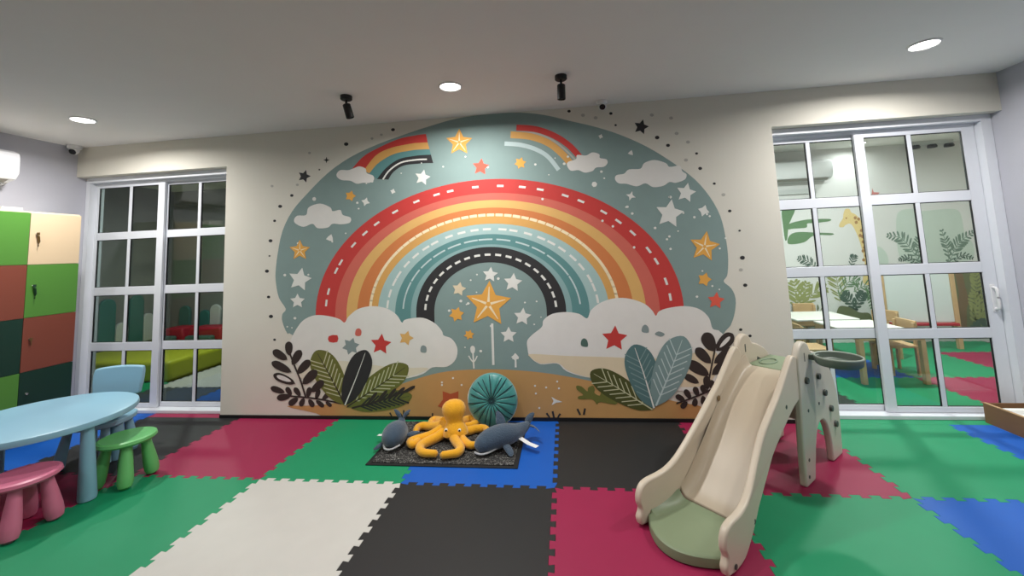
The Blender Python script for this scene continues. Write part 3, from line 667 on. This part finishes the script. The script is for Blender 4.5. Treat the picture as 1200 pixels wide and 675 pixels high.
# ------------------------------------------------------------------ air conditioner, cameras, spotlights
ac = empty('air_conditioner', (XL+.002, -.60, 2.28)); tag(ac, 'white wall air conditioner high on the left wall', 'air conditioner')
acw = mat('ac_white', (232, 232, 236), .35)
ap = [(0, .29), (.15, .285), (.20, .26), (.215, .22), (.215, .075), (.18, .02), (.10, .0), (0, .0)]
MB().prism(ap, lambda a, b, d: (a, d, b), -.85, 0).build('body', acw, ac, bevel=.008)
MB().prism([(.12, -.004), (.17, .022), (.175, .018), (.125, -.008)], lambda a, b, d: (a, d, b), -.80, -.05).build('louvre', mat('ac_grey', (150, 146, 140), .5), ac)
MB().box(.0, .07, 0, .09, .20, .26).build('pipe_cover', acw, ac, bevel=.006)
MB().tube(spline([(.05, .012, .22), (.05, .03, .12), (.05, .025, .03), (.05, -.05, -.02), (.05, -.25, -.02)], 6, False), .012, 10).build('drain_pipe', acw, ac)
whitep = mat('camera_white', (226, 226, 226), .35); lens = mat('lens_black', (8, 8, 10), .12)
def dome(loc, rz, label, s=1, tilt=55):
    t = empty('security_camera', loc, rz); tag(t, label, 'security camera', 'ceiling security cameras')
    MB().lathe([(0, 0), (.05*s, 0), (.05*s, -.016*s), (.046*s, -.03*s), (.030*s, -.034*s), (0, -.034*s)], 32).build('base', whitep, t)
    R_ = Matrix.Translation((0, 0, -.045*s)) @ Matrix.Rotation(math.radians(-tilt), 4, 'X') @ Matrix.Diagonal((s, s, s, 1))
    e = MB().lathe([(0, .034), (.018, .03), (.032, .012), (.034, -.006), (.03, -.022), (.027, -.026), (0, -.026)], 24, M=R_).build('eyeball', whitep, t)
    MB().lathe([(.026, -.0265), (.024, -.029), (0, -.030)], 24, M=R_).build('lens', lens, e)
dome((-4.895, -.09, CEIL), math.radians(20), 'white dome camera in the ceiling corner above the left glass door', 1.2)
dome((.535, -.10, CEIL), math.radians(-5), 'white dome camera on the ceiling above the top right of the mural', 1.0)
def spot(loc, rx, ry, label):
    t = empty('spotlight', loc); tag(t, label, 'spotlight', 'black ceiling spotlights')
    MB().lathe([(0, 0), (.045, 0), (.045, -.028), (.038, -.034), (0, -.034)], 28).build('ceiling_base', blackm, t)
    MB().tube([(0, 0, -.03), (0, 0, -.07)], .009, 10).build('stem', blackm, t)
    R_ = Matrix.Translation((0, 0, -.066)) @ Matrix.Rotation(math.radians(ry), 4, 'Y') @ Matrix.Rotation(math.radians(rx), 4, 'X')
    MB().lathe([(0, 0), (.024, 0), (.030, -.006), (.031, -.112), (.027, -.115), (.025, -.105), (0, -.105)], 28, M=R_).build('lamp_body', blackm, t)
spot((-1.526, -.715, CEIL), 10, -12, 'black ceiling spotlight left of the middle downlight, tilted sideways')
spot((.178, -.725, CEIL), 6, 2, 'black ceiling spotlight right of the middle downlight, hanging straight')

# ------------------------------------------------------------------ doormat, plush toys, cushion
def speckle():
    m = D.materials.new('speckled_pile'); m.use_nodes = True; nt = m.node_tree; b = nt.nodes['Principled BSDF']; b.inputs['Roughness'].default_value = .95
    tc = nt.nodes.new('ShaderNodeTexCoord'); n = nt.nodes.new('ShaderNodeTexNoise'); n.inputs['Scale'].default_value = 70; n.inputs['Detail'].default_value = 4; n.inputs['Distortion'].default_value = 1.5
    r = nt.nodes.new('ShaderNodeValToRGB'); r.color_ramp.elements[0].position = .53; r.color_ramp.elements[0].color = (.012, .012, .012, 1); r.color_ramp.elements[1].position = .72; r.color_ramp.elements[1].color = (.42, .41, .38, 1)
    nt.links.new(tc.outputs['Object'], n.inputs['Vector']); nt.links.new(n.outputs['Fac'], r.inputs[0]); nt.links.new(r.outputs[0], b.inputs['Base Color'])
    return m
dm = empty('doormat', (-.80, -.425, .0)); tag(dm, 'black doormat with white speckles under the plush toys', 'doormat')
MB().box(-.545, .545, -.372, .372, 0, .008).build('border', mat('mat_rubber', (16, 16, 17), .7), dm, bevel=.003)
MB().box(-.515, .515, -.345, .345, .0082, .014).build('pile', speckle(), dm, bevel=.003)
MT = .014
K1 = (420, 430, 5)
def pz(x, y, z): return at(K1[0]+x/K1[2], K1[1]+y/K1[2], 2, z)
yel = mat('yellow_plush', (234, 168, 16), .9, bump=.5, bscale=140, var=.10, vscale=40, sheen=.4); yel2 = mat('pale_yellow_plush', (240, 196, 90), .9, bump=.4, bscale=140)
oc = empty('plush_octopus', (-.78, -.43, MT)); tag(oc, 'yellow plush octopus sprawled on the speckled doormat', 'plush toy'); OI = Vector((-.78, -.43, MT))
bm_ = MB()
bm_.lathe([(0, .022), (.07, .025), (.10, .045), (.098, .075), (.082, .11), (.068, .135), (.066, .15), (.078, .175), (.092, .205), (.095, .235), (.086, .265), (.062, .288), (.03, .30), (0, .303)], 32, sy=.85, M=Matrix.Rotation(math.radians(-6), 4, 'Y') @ Matrix.Rotation(math.radians(-10), 4, 'X'))
bm_.build('head', yel, oc)
for x in (-.055, .05):
    e = MB().ball((x, -.078, .112), .013, 14).build('eye', mat('eye_white', (225, 220, 205), .3), oc)
    MB().ball((x+.002, -.088, .112), .0075, 12).build('pupil', mat('eye_black', (15, 12, 10), .15), e)
T8 = [[(520, 395), (450, 418), (385, 448), (358, 475), (375, 500), (420, 507), (465, 507)], [(540, 400), (575, 440), (598, 475), (580, 502), (530, 512), (478, 518)], [(490, 385), (420, 405), (345, 425), (305, 440), (318, 455), (340, 440), (370, 402)],
      [(490, 365), (430, 350), (380, 345), (345, 358), (335, 385)], [(500, 345), (465, 315), (440, 312), (425, 330), (440, 345)], [(570, 395), (600, 415), (625, 440), (655, 458), (700, 455)], [(570, 375), (630, 375), (690, 362), (740, 360), (765, 385)], [(580, 350), (620, 318), (660, 305), (692, 322), (660, 340), (615, 345)]]
for i, t in enumerate(T8):
    rr_ = .034; pts = [pz(x, y, MT+.035)-OI for x, y in t]; pts[0].z += .03
    pts = spline(pts, 6, False); n = len(pts); rad = [rr_*(1.15-.45*k/(n-1)) for k in range(n)]; rad[-1] = .008; rad[-2] = .017
    for k in range(n): pts[k].z = max(pts[k].z, rad[k]*.95+.001) if k > 3 else pts[k].z
    tt = MB().tube(pts, rad, 14).build('tentacle', yel, oc)
wb = mat('slate_plush', (58, 76, 94), .95, bump=.6, bscale=120, var=.15, vscale=30, sheen=.4); wl = mat('pale_plush', (172, 174, 176), .95, bump=.4, bscale=120)
tagm = mat('white_ribbon', (232, 232, 232), .7)
def whale(name, label, path, rad, fluke, fins, dorsal, mouth, tg):
    base = Vector(path[1]); base.z = MT; t = empty(name, base); tag(t, label, 'plush toy', 'slate blue plush whales')
    L = lambda p: Vector(p)-base
    pts = spline([L(p) for p in path], 5, False); n = len(pts); rads = [r[0] for r in spline([(r, 0) for r in rad], 5, False)]
    MB().tube(pts, rads, 22, .92).build('body', wb, t)
    def fin(poly, nm, m=wb, th=.018):
        P3 = [L(p) for p in poly]; c = sum(P3, Vector())/len(P3); nrm = (P3[1]-P3[0]).cross(P3[2]-P3[0]).normalized()
        q = spline(P3, 4); M_ = MB(); k = len(q)
        M_.add([p+nrm*th*.15 for p in q]+[p-nrm*th*.15 for p in q]+[c+(p-c)*.7+nrm*th*.6 for p in q]+[c+(p-c)*.7-nrm*th*.6 for p in q]+[c+nrm*th*.7, c-nrm*th*.7],
               [(i, (i+1) % k, k+(i+1) % k, k+i) for i in range(k)]+[(i, 2*k+i, 2*k+(i+1) % k, (i+1) % k) for i in range(k)]+[(k+i, k+(i+1) % k, 3*k+(i+1) % k, 3*k+i) for i in range(k)]+[(4*k, 2*k+(i+1) % k, 2*k+i) for i in range(k)]+[(4*k+1, 3*k+i, 3*k+(i+1) % k) for i in range(k)])
        return M_.build(nm, m, t)
    for f in fluke: fin(f, 'tail_fluke')
    for f in fins: fin(f, 'flipper')
    if dorsal: fin(dorsal, 'dorsal_fin')
    MB().tube(spline([L(p) for p in mouth], 5, False), [.008]*((len(mouth)-1)*5+1), 10, .8).build('lower_jaw', wl, t)
    a_, b_, wd = tg; a_, b_ = L(a_), L(b_); s = (b_-a_).cross(Vector((0, 0, 1))).normalized()*wd; mm = MB(); mid = (a_+b_)/2+Vector((0, 0, -.008)); rows = [a_, mid, b_]
    vs = []
    for q in rows: vs += [q+s*.5, q-s*.5, q+s*.5+Vector((0, 0, .0015)), q-s*.5+Vector((0, 0, .0015))]
    mm.add(vs, [(0, 1, 5, 4), (4, 5, 9, 8), (2, 6, 7, 3), (6, 10, 11, 7), (0, 4, 6, 2), (4, 8, 10, 6), (1, 3, 7, 5), (5, 7, 11, 9), (0, 2, 3, 1), (8, 9, 11, 10)]).build('care_label', tagm, t, smooth=False)
# the left one faces the room, its tail raised behind
whale('plush_whale', 'slate blue plush whale left of the yellow octopus, tail raised', [(-1.227, -.635, .060), (-1.231, -.60, .082), (-1.240, -.535, .094), (-1.247, -.46, .094), (-1.251, -.405, .10), (-1.252, -.37, .12), (-1.252, -.35, .15)], [.03, .074, .094, .088, .066, .040, .022],
      [[(-1.255, -.35, .14), (-1.295, -.345, .165), (-1.320, -.345, .215), (-1.290, -.34, .205), (-1.265, -.345, .18)], [(-1.249, -.35, .14), (-1.215, -.345, .165), (-1.180, -.345, .21), (-1.210, -.34, .205), (-1.240, -.345, .18)]],
      [[(-1.300, -.54, .07), (-1.335, -.57, .05), (-1.375, -.61, .024), (-1.335, -.615, .028), (-1.305, -.58, .05)], [(-1.165, -.50, .08), (-1.115, -.49, .07), (-1.065, -.45, .08), (-1.095, -.43, .085), (-1.145, -.45, .085)]], None,
      [(-1.297, -.595, .055), (-1.265, -.645, .046), (-1.215, -.655, .046), (-1.165, -.605, .056)], ((-1.310, -.45, .075), (-1.415, -.445, .055), .03))
whale('plush_whale', 'slate blue plush whale right of the yellow octopus, lying on its belly', [(-.565, -.655, .055), (-.535, -.63, .075), (-.47, -.575, .095), (-.38, -.51, .10), (-.30, -.44, .095), (-.24, -.385, .11), (-.215, -.36, .125)], [.03, .066, .084, .084, .062, .038, .022],
      [[(-.225, -.37, .11), (-.19, -.36, .14), (-.165, -.36, .20), (-.205, -.345, .19), (-.24, -.35, .15)], [(-.225, -.37, .11), (-.165, -.40, .11), (-.12, -.44, .09), (-.15, -.385, .10), (-.19, -.35, .11)]],
      [[(-.40, -.58, .07), (-.36, -.64, .045), (-.32, -.68, .025), (-.30, -.64, .03), (-.34, -.58, .06)], [(-.49, -.48, .08), (-.53, -.43, .06), (-.53, -.39, .04), (-.48, -.42, .05), (-.45, -.46, .07)]],
      [(-.44, -.50, .17), (-.45, -.47, .205), (-.445, -.45, .25), (-.40, -.46, .22), (-.38, -.485, .175)], [(-.58, -.67, .045), (-.53, -.69, .04), (-.47, -.665, .045), (-.41, -.60, .055)], ((-.27, -.49, .07), (-.135, -.575, .045), .04))
# round teal cushion leaning on the wall
cu = empty('round_cushion', (-.535, -.165, .004)); tag(cu, 'round pleated teal velvet cushion leaning against the sand painted wall', 'cushion')
velvet = mat('teal_velvet', (48, 134, 130), .38, bump=.25, bscale=22, var=.12, vscale=14, sheen=.8); creasem = mat('crease_shade', (14, 52, 58), .8)
RC_ = .215; MC = Matrix.Translation((0, .02, .221)) @ Matrix.Rotation(math.radians(82), 4, 'X')
def cush(r, th): # height of the face above the mid plane
    q = min(1, r/RC_); base = .062*(1-q**2.6)**.62
    return base*(.72+.28*min(1, q*3.2))*(1-.16*math.exp(-((math.cos(9*th))**2)*9)*math.sin(math.pi*min(1, q)))
m = MB(); NT, NR = 144, 22; vs = []
for sgn in (1, -1):
    for i in range(NR+1):
        r = RC_*(i/NR)**.8
        for k in range(NT):
            th = 2*math.pi*k/NT; vs.append(MC @ Vector((r*math.cos(th), r*math.sin(th), sgn*cush(r, th))))
fs = []
for h in range(2):
    o_ = h*(NR+1)*NT
    for i in range(NR):
        for k in range(NT): fs.append((o_+i*NT+k, o_+i*NT+(k+1) % NT, o_+(i+1)*NT+(k+1) % NT, o_+(i+1)*NT+k))
co = m.add(vs, fs).build('cover', velvet, cu, ang=80)
rr = random.Random(5)
for k in range(18):
    th = math.pi/18+2*math.pi*k/18; b = rr.uniform(-.12, .12); end = RC_*rr.uniform(.86, .99)
    MB().tube([MC @ Vector((r*math.cos(th+b*r/RC_), r*math.sin(th+b*r/RC_), cush(r, th+b*r/RC_)+.0015)) for r in [.006+(end-.006)*j/19 for j in range(20)]], [.0042]*18+[.003, .0015], 6).build('pleat_shade', creasem, co)  # dark strokes put the shade of the pleat creases into colour

# ------------------------------------------------------------------ open cardboard box at the right wall
cb = empty('cardboard_box', (3.30, .05, 0)); tag(cb, 'low open brown cardboard box beside the right wall', 'box')
card = mat('cardboard', (134, 98, 66), .8, var=.08, vscale=14)
m = MB(); m.box(0, .38, -.60, 0, 0, .006).box(0, .006, -.60, 0, .006, .145).box(.374, .38, -.60, 0, .006, .145).box(.006, .374, -.006, 0, .006, .145).box(.006, .374, -.60, -.594, .006, .145)
m.build('tray', card, cb, smooth=False)
m = MB(); m.box(.0, .022, -.60, 0, .1452, .149).build('rim_flap', mat('cardboard_edge', (176, 142, 104), .8), cb, smooth=False)
pr_ = MB().box(3.345, 3.66, -.50, -.03, .0065, .135).build('paper_stack', mat('white_card', (236, 236, 230), .6), bevel=.002, smooth=False); tag(pr_, 'white paper stack lying inside the cardboard box', 'paper')

# ------------------------------------------------------------------ room behind the right glass door
wood = mat('birch_wood', (196, 164, 122), .5, var=.12, vscale=12); whitetop = mat('white_laminate', (236, 236, 230), .3)
def small_table(loc, rz, w_, d_, h, label):
    t = empty('low_table', loc, rz); tag(t, label, 'table', 'low white topped tables')
    MB().box(-w_/2, w_/2, -d_/2, d_/2, h-.02, h).build('tabletop', whitetop, t, bevel=.004)
    MB().box(-w_/2+.01, w_/2-.01, -d_/2+.01, d_/2-.01, h-.075, h-.0205).build('apron', wood, t, bevel=.003)
    for x in (-1, 1):
        for y in (-1, 1): MB().box(x*(w_/2-.03)-.022, x*(w_/2-.03)+.022, y*(d_/2-.03)-.022, y*(d_/2-.03)+.022, 0, h-.076).build('leg', wood, t, bevel=.003)
def small_chair(loc, rz, label):
    t = empty('low_chair', loc, rz); tag(t, label, 'chair', 'low wooden chairs')
    MB().box(-.15, .15, -.15, .15, .285, .31).build('seat', wood, t, bevel=.006); MB().box(-.14, .14, .135, .155, .43, .56).build('backrest', wood, t, bevel=.006)
    for x in (-1, 1):
        MB().box(x*.13-.016, x*.13+.016, -.145, -.113, 0, .284).build('leg', wood, t, bevel=.003); MB().box(x*.13-.016, x*.13+.016, .113, .134, 0, .54).build('leg', wood, t, bevel=.003)
small_table((3.32, 1.30, 0), math.radians(0), .62, .75, .50, 'nearer low white topped table behind the right glass door')
small_table((3.22, 2.06, 0), math.radians(0), .70, .60, .50, 'farther low white topped table behind the right glass door')
small_chair((3.62, 1.36, 0), math.radians(-90), 'low wooden chair at the right end of the nearer white table')
small_chair((3.88, 1.95, 0), math.radians(-70), 'low wooden chair in front of the easel whiteboard')
small_chair((2.72, 1.25, 0), math.radians(90), 'low wooden chair at the left side of the nearer white table')
small_chair((3.45, 2.57, 0), 0, 'low wooden chair behind the farther white table by the jungle wall')
ea = empty('easel_board', (4.66, 2.36, 0), math.radians(-6)); tag(ea, 'wooden easel with a white board and red tray by the jungle wall', 'easel')
MB().box(-.36, .36, -.01, .01, .34, .98).build('white_board', mat('board_white', (216, 224, 226), .3), ea, bevel=.002)
for x in (-.385, .385): MB().box(x-.025, x+.025, -.025, .025, 0, 1.02).build('post', wood, ea, bevel=.004)
MB().box(-.36, .36, -.09, -.011, .30, .335).build('tray', mat('red_plastic', (170, 36, 48), .4), ea, bevel=.006)
MB().box(-.36, .36, -.02, .02, .981, 1.02).build('top_bar', wood, ea, bevel=.003)
ac2 = empty('air_conditioner', (3.10, YB-.002, 2.30)); tag(ac2, 'white air conditioner seen through the top left panes of the right glass door', 'air conditioner')
MB().prism([(0, .29), (-.15, .285), (-.20, .26), (-.215, .20), (-.21, .10), (-.17, .03), (-.10, 0), (0, 0)], lambda a, b, d: (d, a, b), 0, .85).build('body', acw, ac2, bevel=.008)
MB().prism([(-.12, -.004), (-.17, .022), (-.175, .018), (-.125, -.008)], lambda a, b, d: (d, a, b), .05, .80).build('louvre', mat('ac_grey', (150, 146, 140), .5), ac2)
m = MB().box(3.05, 3.80, YB-.03, YB-.0005, 2.12, 2.19).box(3.05, 3.80, YB-.02, YB-.0005, 2.02, 2.06).box(3.76, 3.80, YB-.02, YB-.0005, 1.82, 2.02)
structure(m.build('trim_1', mat('trim_grey', (190, 192, 192), .5), smooth=False))
sb = empty('spotlight_bar', (5.28, YB-.14, CEIL)); tag(sb, 'bar of three small dark spotlights on the ceiling behind the right glass door', 'spotlight')
MB().box(-.26, .26, -.012, .012, -.05, 0).build('bar', mat('trim_grey', (190, 192, 192), .5), sb)
for x in (-.21, 0, .21): MB().lathe([(0, -.05), (.045, -.055), (.055, -.08), (.05, -.10), (0, -.105)], 18, (x, 0, 0)).build('lamp_head', blackm, sb)
# jungle painting on the far wall
WALLY = YB
jungle = tag(empty('jungle_mural', (4.4, YB, 1.2)), 'jungle mural with giraffe, ferns and palm leaves behind the right glass door', 'mural')
CURM = jungle; CURINV = Matrix.Translation(-Vector((4.4, YB, 1.2)))
for k, v in dict(jleaf=(96, 128, 92), jolive=(140, 146, 92), jdark=(70, 92, 80), jfern=(104, 126, 112), giraffe=(214, 190, 134), gspot=(160, 120, 78), bark=(120, 98, 70), bush=(104, 110, 76), jred=(196, 120, 116), mist=(190, 202, 194)).items(): P[k] = paint(k, v)
J1 = (910, 230, 7.5); J2 = (1020, 230, 7.5); J3 = (915, 310, 7.5); J4 = (1030, 310, 7.5)
a = Art(.0010, k=J2)
a.poly([(230, 330), (240, 150), (350, 110), (450, 130), (700, 110), (790, 150), (830, 330), (900, 420), (880, 560), (560, 600), (280, 560)], 5); a.poly([(20, 560), (60, 440), (140, 500), (150, 600)], 4); a.build('mist', P['mist'])
a = Art(.0016, k=J1)
a.poly([(50, 110), (160, 105), (130, 200), (105, 260), (95, 370), (75, 385), (60, 280)], 4); a.poly([(105, 245), (230, 210), (340, 200), (470, 200), (460, 220), (340, 235), (270, 240), (262, 275), (150, 285), (100, 290)], 4); a.poly([(105, 420), (110, 350), (180, 315), (330, 318), (490, 325), (480, 342), (330, 345), (240, 405)], 4)
a.m.build_each('palm_leaf', P['jleaf'], CURM, CURINV)
a = Art(.0016, k=J1); a.poly([(550, 268), (556, 235), (582, 195), (588, 150), (605, 112), (640, 112), (655, 140), (700, 165), (745, 220), (775, 285), (800, 400), (840, 590), (860, 760), (760, 760), (775, 590), (740, 430), (700, 320), (655, 245), (610, 250), (585, 272)], 4)
gf = a.build('giraffe', P['giraffe'])
a = Art(.0021, k=J1)
for x, y in ((735, 345), (760, 400), (745, 300), (770, 450), (785, 520), (760, 480), (700, 230), (720, 200), (795, 600), (800, 680), (765, 560), (690, 190), (755, 355)): a.blob((x, y), 13, 1.2, x)
a.dot((612, 192), 8); a.m.build_each('giraffe_spot', P['gspot'], gf, Matrix())
def frond(k, y, stem, col, ln=70, n=11, w=14, ang=.9):
    A = Art(y, k=k); st = spline(stem, 8, False); A.stroke(stem, 5); N = len(st)
    for i in range(n):
        j = int((i+1)*(N-2)/n); t = (st[j+1]-st[j]).normalized(); f = math.sin(math.pi*(.18+.78*i/n))
        for s in (-1, 1):
            d = Vector((t.x*math.cos(ang)-s*t.y*math.sin(ang), s*t.x*math.sin(ang)+t.y*math.cos(ang))); A.leaf(st[j], st[j]+d*ln*f, w)
    A.build('fern_frond', P[col])
frond(J2, .0016, [(440, 600), (360, 470), (270, 370), (150, 345)], 'jfern', 80, 13, 16); frond(J2, .0020, [(430, 600), (420, 480), (425, 400), (440, 300)], 'jfern', 60, 9, 16)
frond(J2, .0016, [(690, 600), (740, 470), (800, 390), (900, 315)], 'jfern', 80, 13, 16); frond(J2, .0020, [(690, 600), (680, 480), (660, 400), (625, 300)], 'jfern', 60, 9, 16)
frond(J2, .0024, [(400, 600), (330, 540), (250, 560)], 'jdark', 40, 8, 12); frond(J2, .0024, [(720, 600), (800, 520), (900, 545)], 'jdark', 40, 8, 12)
frond(J1, .0016, [(360, 640), (280, 575), (190, 545)], 'jdark', 60, 9, 12); frond(J1, .0016, [(640, 640), (670, 560), (680, 520)], 'jdark', 50, 7, 10)
frond(J3, .0016, [(150, 420), (140, 280), (115, 150)], 'jolive', 110, 9, 22); frond(J3, .0020, [(160, 420), (190, 280), (230, 160)], 'jolive', 90, 9, 20); frond(J3, .0024, [(165, 400), (280, 260), (390, 200)], 'jolive', 110, 10, 18, .7)
frond(J3, .0016, [(520, 330), (500, 180), (480, 80)], 'jolive', 110, 10, 14); frond(J3, .0020, [(510, 280), (600, 150), (680, 150)], 'jleaf', 90, 9, 12); frond(J3, .0024, [(640, 240), (740, 190), (800, 260), (805, 380)], 'jleaf', 80, 12, 12)
frond(J3, .0028, [(660, 410), (600, 310), (545, 265)], 'jdark', 70, 8, 22); frond(J3, .0028, [(640, 410), (690, 310), (725, 250)], 'jdark', 70, 8, 22)
a = Art(.0030, k=J3); a.poly([(490, 420), (520, 365), (600, 375), (690, 420), (780, 430), (800, 520), (700, 560), (480, 520)], 4); a.poly([(320, 415), (318, 350), (335, 380)], 3); a.poly([(345, 412), (370, 350), (372, 370)], 3); a.build('low_bush', P['bush'])
a = Art(.0016, k=J4); a.poly([(30, 60), (170, 50), (175, 250), (190, 500), (200, 700), (100, 700), (80, 400)], 4); o = a.build('giraffe', P['giraffe'])
a = Art(.0021, k=J4)
for x, y in ((95, 110), (120, 190), (125, 280), (135, 360), (80, 160), (110, 240), (145, 430), (120, 320)): a.blob((x, y), 20, 1.3, x)
a.m.build_each('giraffe_spot', P['gspot'], o, Matrix())
a = Art(.0014, k=J4); a.poly([(640, 40), (900, 30), (960, 300), (1000, 560), (1010, 720), (660, 720), (650, 400)], 3); a.build('bush_foliage', P['bush'])
a = Art(.0018, k=J4); a.poly([(665, 50), (720, 50), (760, 200), (790, 330), (770, 400), (770, 700), (690, 700), (690, 400), (700, 250)], 4); a.build('tree_trunk', P['bark'])
for q in ([(820, 500), (850, 380), (820, 250)], [(900, 500), (880, 380), (920, 240)], [(830, 300), (860, 180), (840, 70)], [(940, 620), (920, 520), (880, 450)]): frond(J4, .0022, q, 'jolive', 80, 8, 22)
frond(J4, .0026, [(800, 720), (850, 600), (930, 500)], 'jdark', 90, 8, 40)
a = Art(.0020, k=(1010, 150, 4.52)); a.poly([(48, 375), (55, 318), (62, 340), (95, 342), (75, 360), (90, 380)], smooth=False); a.build('red_bird', P['jred'])

# ------------------------------------------------------------------ room behind the left glass door
lime = mat('yellow_green_vinyl', (176, 180, 40), .5, bump=.05); tealpad = mat('teal_padding', (52, 112, 108), .7); whitepad = mat('white_padding', (196, 200, 198), .7); redv = mat('red_vinyl', (168, 22, 48), .55); tealdark = mat('slate_green_fabric', (66, 96, 90), .8)
pl = MB().box(LXL+.01, -4.93, 1.09, YB-.01, -.0195, .25).build('soft_platform', lime, bevel=.05, seg=4); tag(pl, 'yellow green soft vinyl platform behind the left glass door', 'soft platform')
def pad(y0, y1, z1, m, label, axis='y'):
    c = (y0+y1)/2; h = (y1-y0)/2; pts = [(c-h, .26), (c+h, .26), (c+h, z1-h)]+[(c+h*math.cos(a_), z1-h+h*math.sin(a_)) for a_ in [math.pi*k/12 for k in range(1, 12)]]+[(c-h, z1-h)]
    if axis == 'y': o = MB().prism(pts, lambda a, b, d: (LXL+.001+d, a, b), 0, .05)
    else: o = MB().prism(pts, lambda a, b, d: (a, YB-.001-d, b), 0, .05)
    o = o.build('wall_pad', m, bevel=.012, seg=3); tag(o, label, 'wall pad', 'round topped wall pads')
pad(1.61, 1.84, 1.00, tealpad, 'teal round topped wall pad nearest the left edge of the left glass door'); pad(2.05, 2.26, 1.01, tealpad, 'teal round topped wall pad, second from the left behind the left glass door')
pad(2.43, 2.60, .80, tealpad, 'short teal round topped wall pad by the corner behind the left glass door'); pad(1.85, 2.03, .62, whitepad, 'white round topped wall pad between the two tall teal pads'); pad(2.27, 2.42, .70, whitepad, 'white round topped wall pad left of the short teal corner pad')
pad(-6.48, -6.27, .76, tealpad, 'teal round topped pad on the back wall above the left end of the red bench', 'x'); pad(-6.10, -5.90, .68, tealpad, 'low teal round topped pad above the middle of the red bench', 'x'); pad(-5.89, -5.70, .77, whitepad, 'white round topped pad above the red bench', 'x'); pad(-5.66, -5.46, .77, tealpad, 'teal round topped pad right of the white pad above the red bench', 'x')
for i, (x0, x1, lb) in enumerate(((-6.42, -5.98, 'left red soft bench with a slate green cushion on the yellow platform'), (-5.97, -5.30, 'right red soft bench with a slate green cushion on the yellow platform'))):
    t = empty('soft_bench', ((x0+x1)/2, 2.5, .2502)); tag(t, lb, 'bench', 'red soft benches'); h = (x1-x0)/2
    m = MB().prism([(-h+.02, 0), (h-.02, 0), (h-.06, .20), (-h+.06, .20)], lambda a, b, d: (a, d, b), -.16, .15); m.build('seat', redv, t, bevel=.03, seg=3)
    MB().box(-h+.08, h-.12, -.27, -.17, 0, .09).build('cushion', tealdark, t, bevel=.03, seg=3)
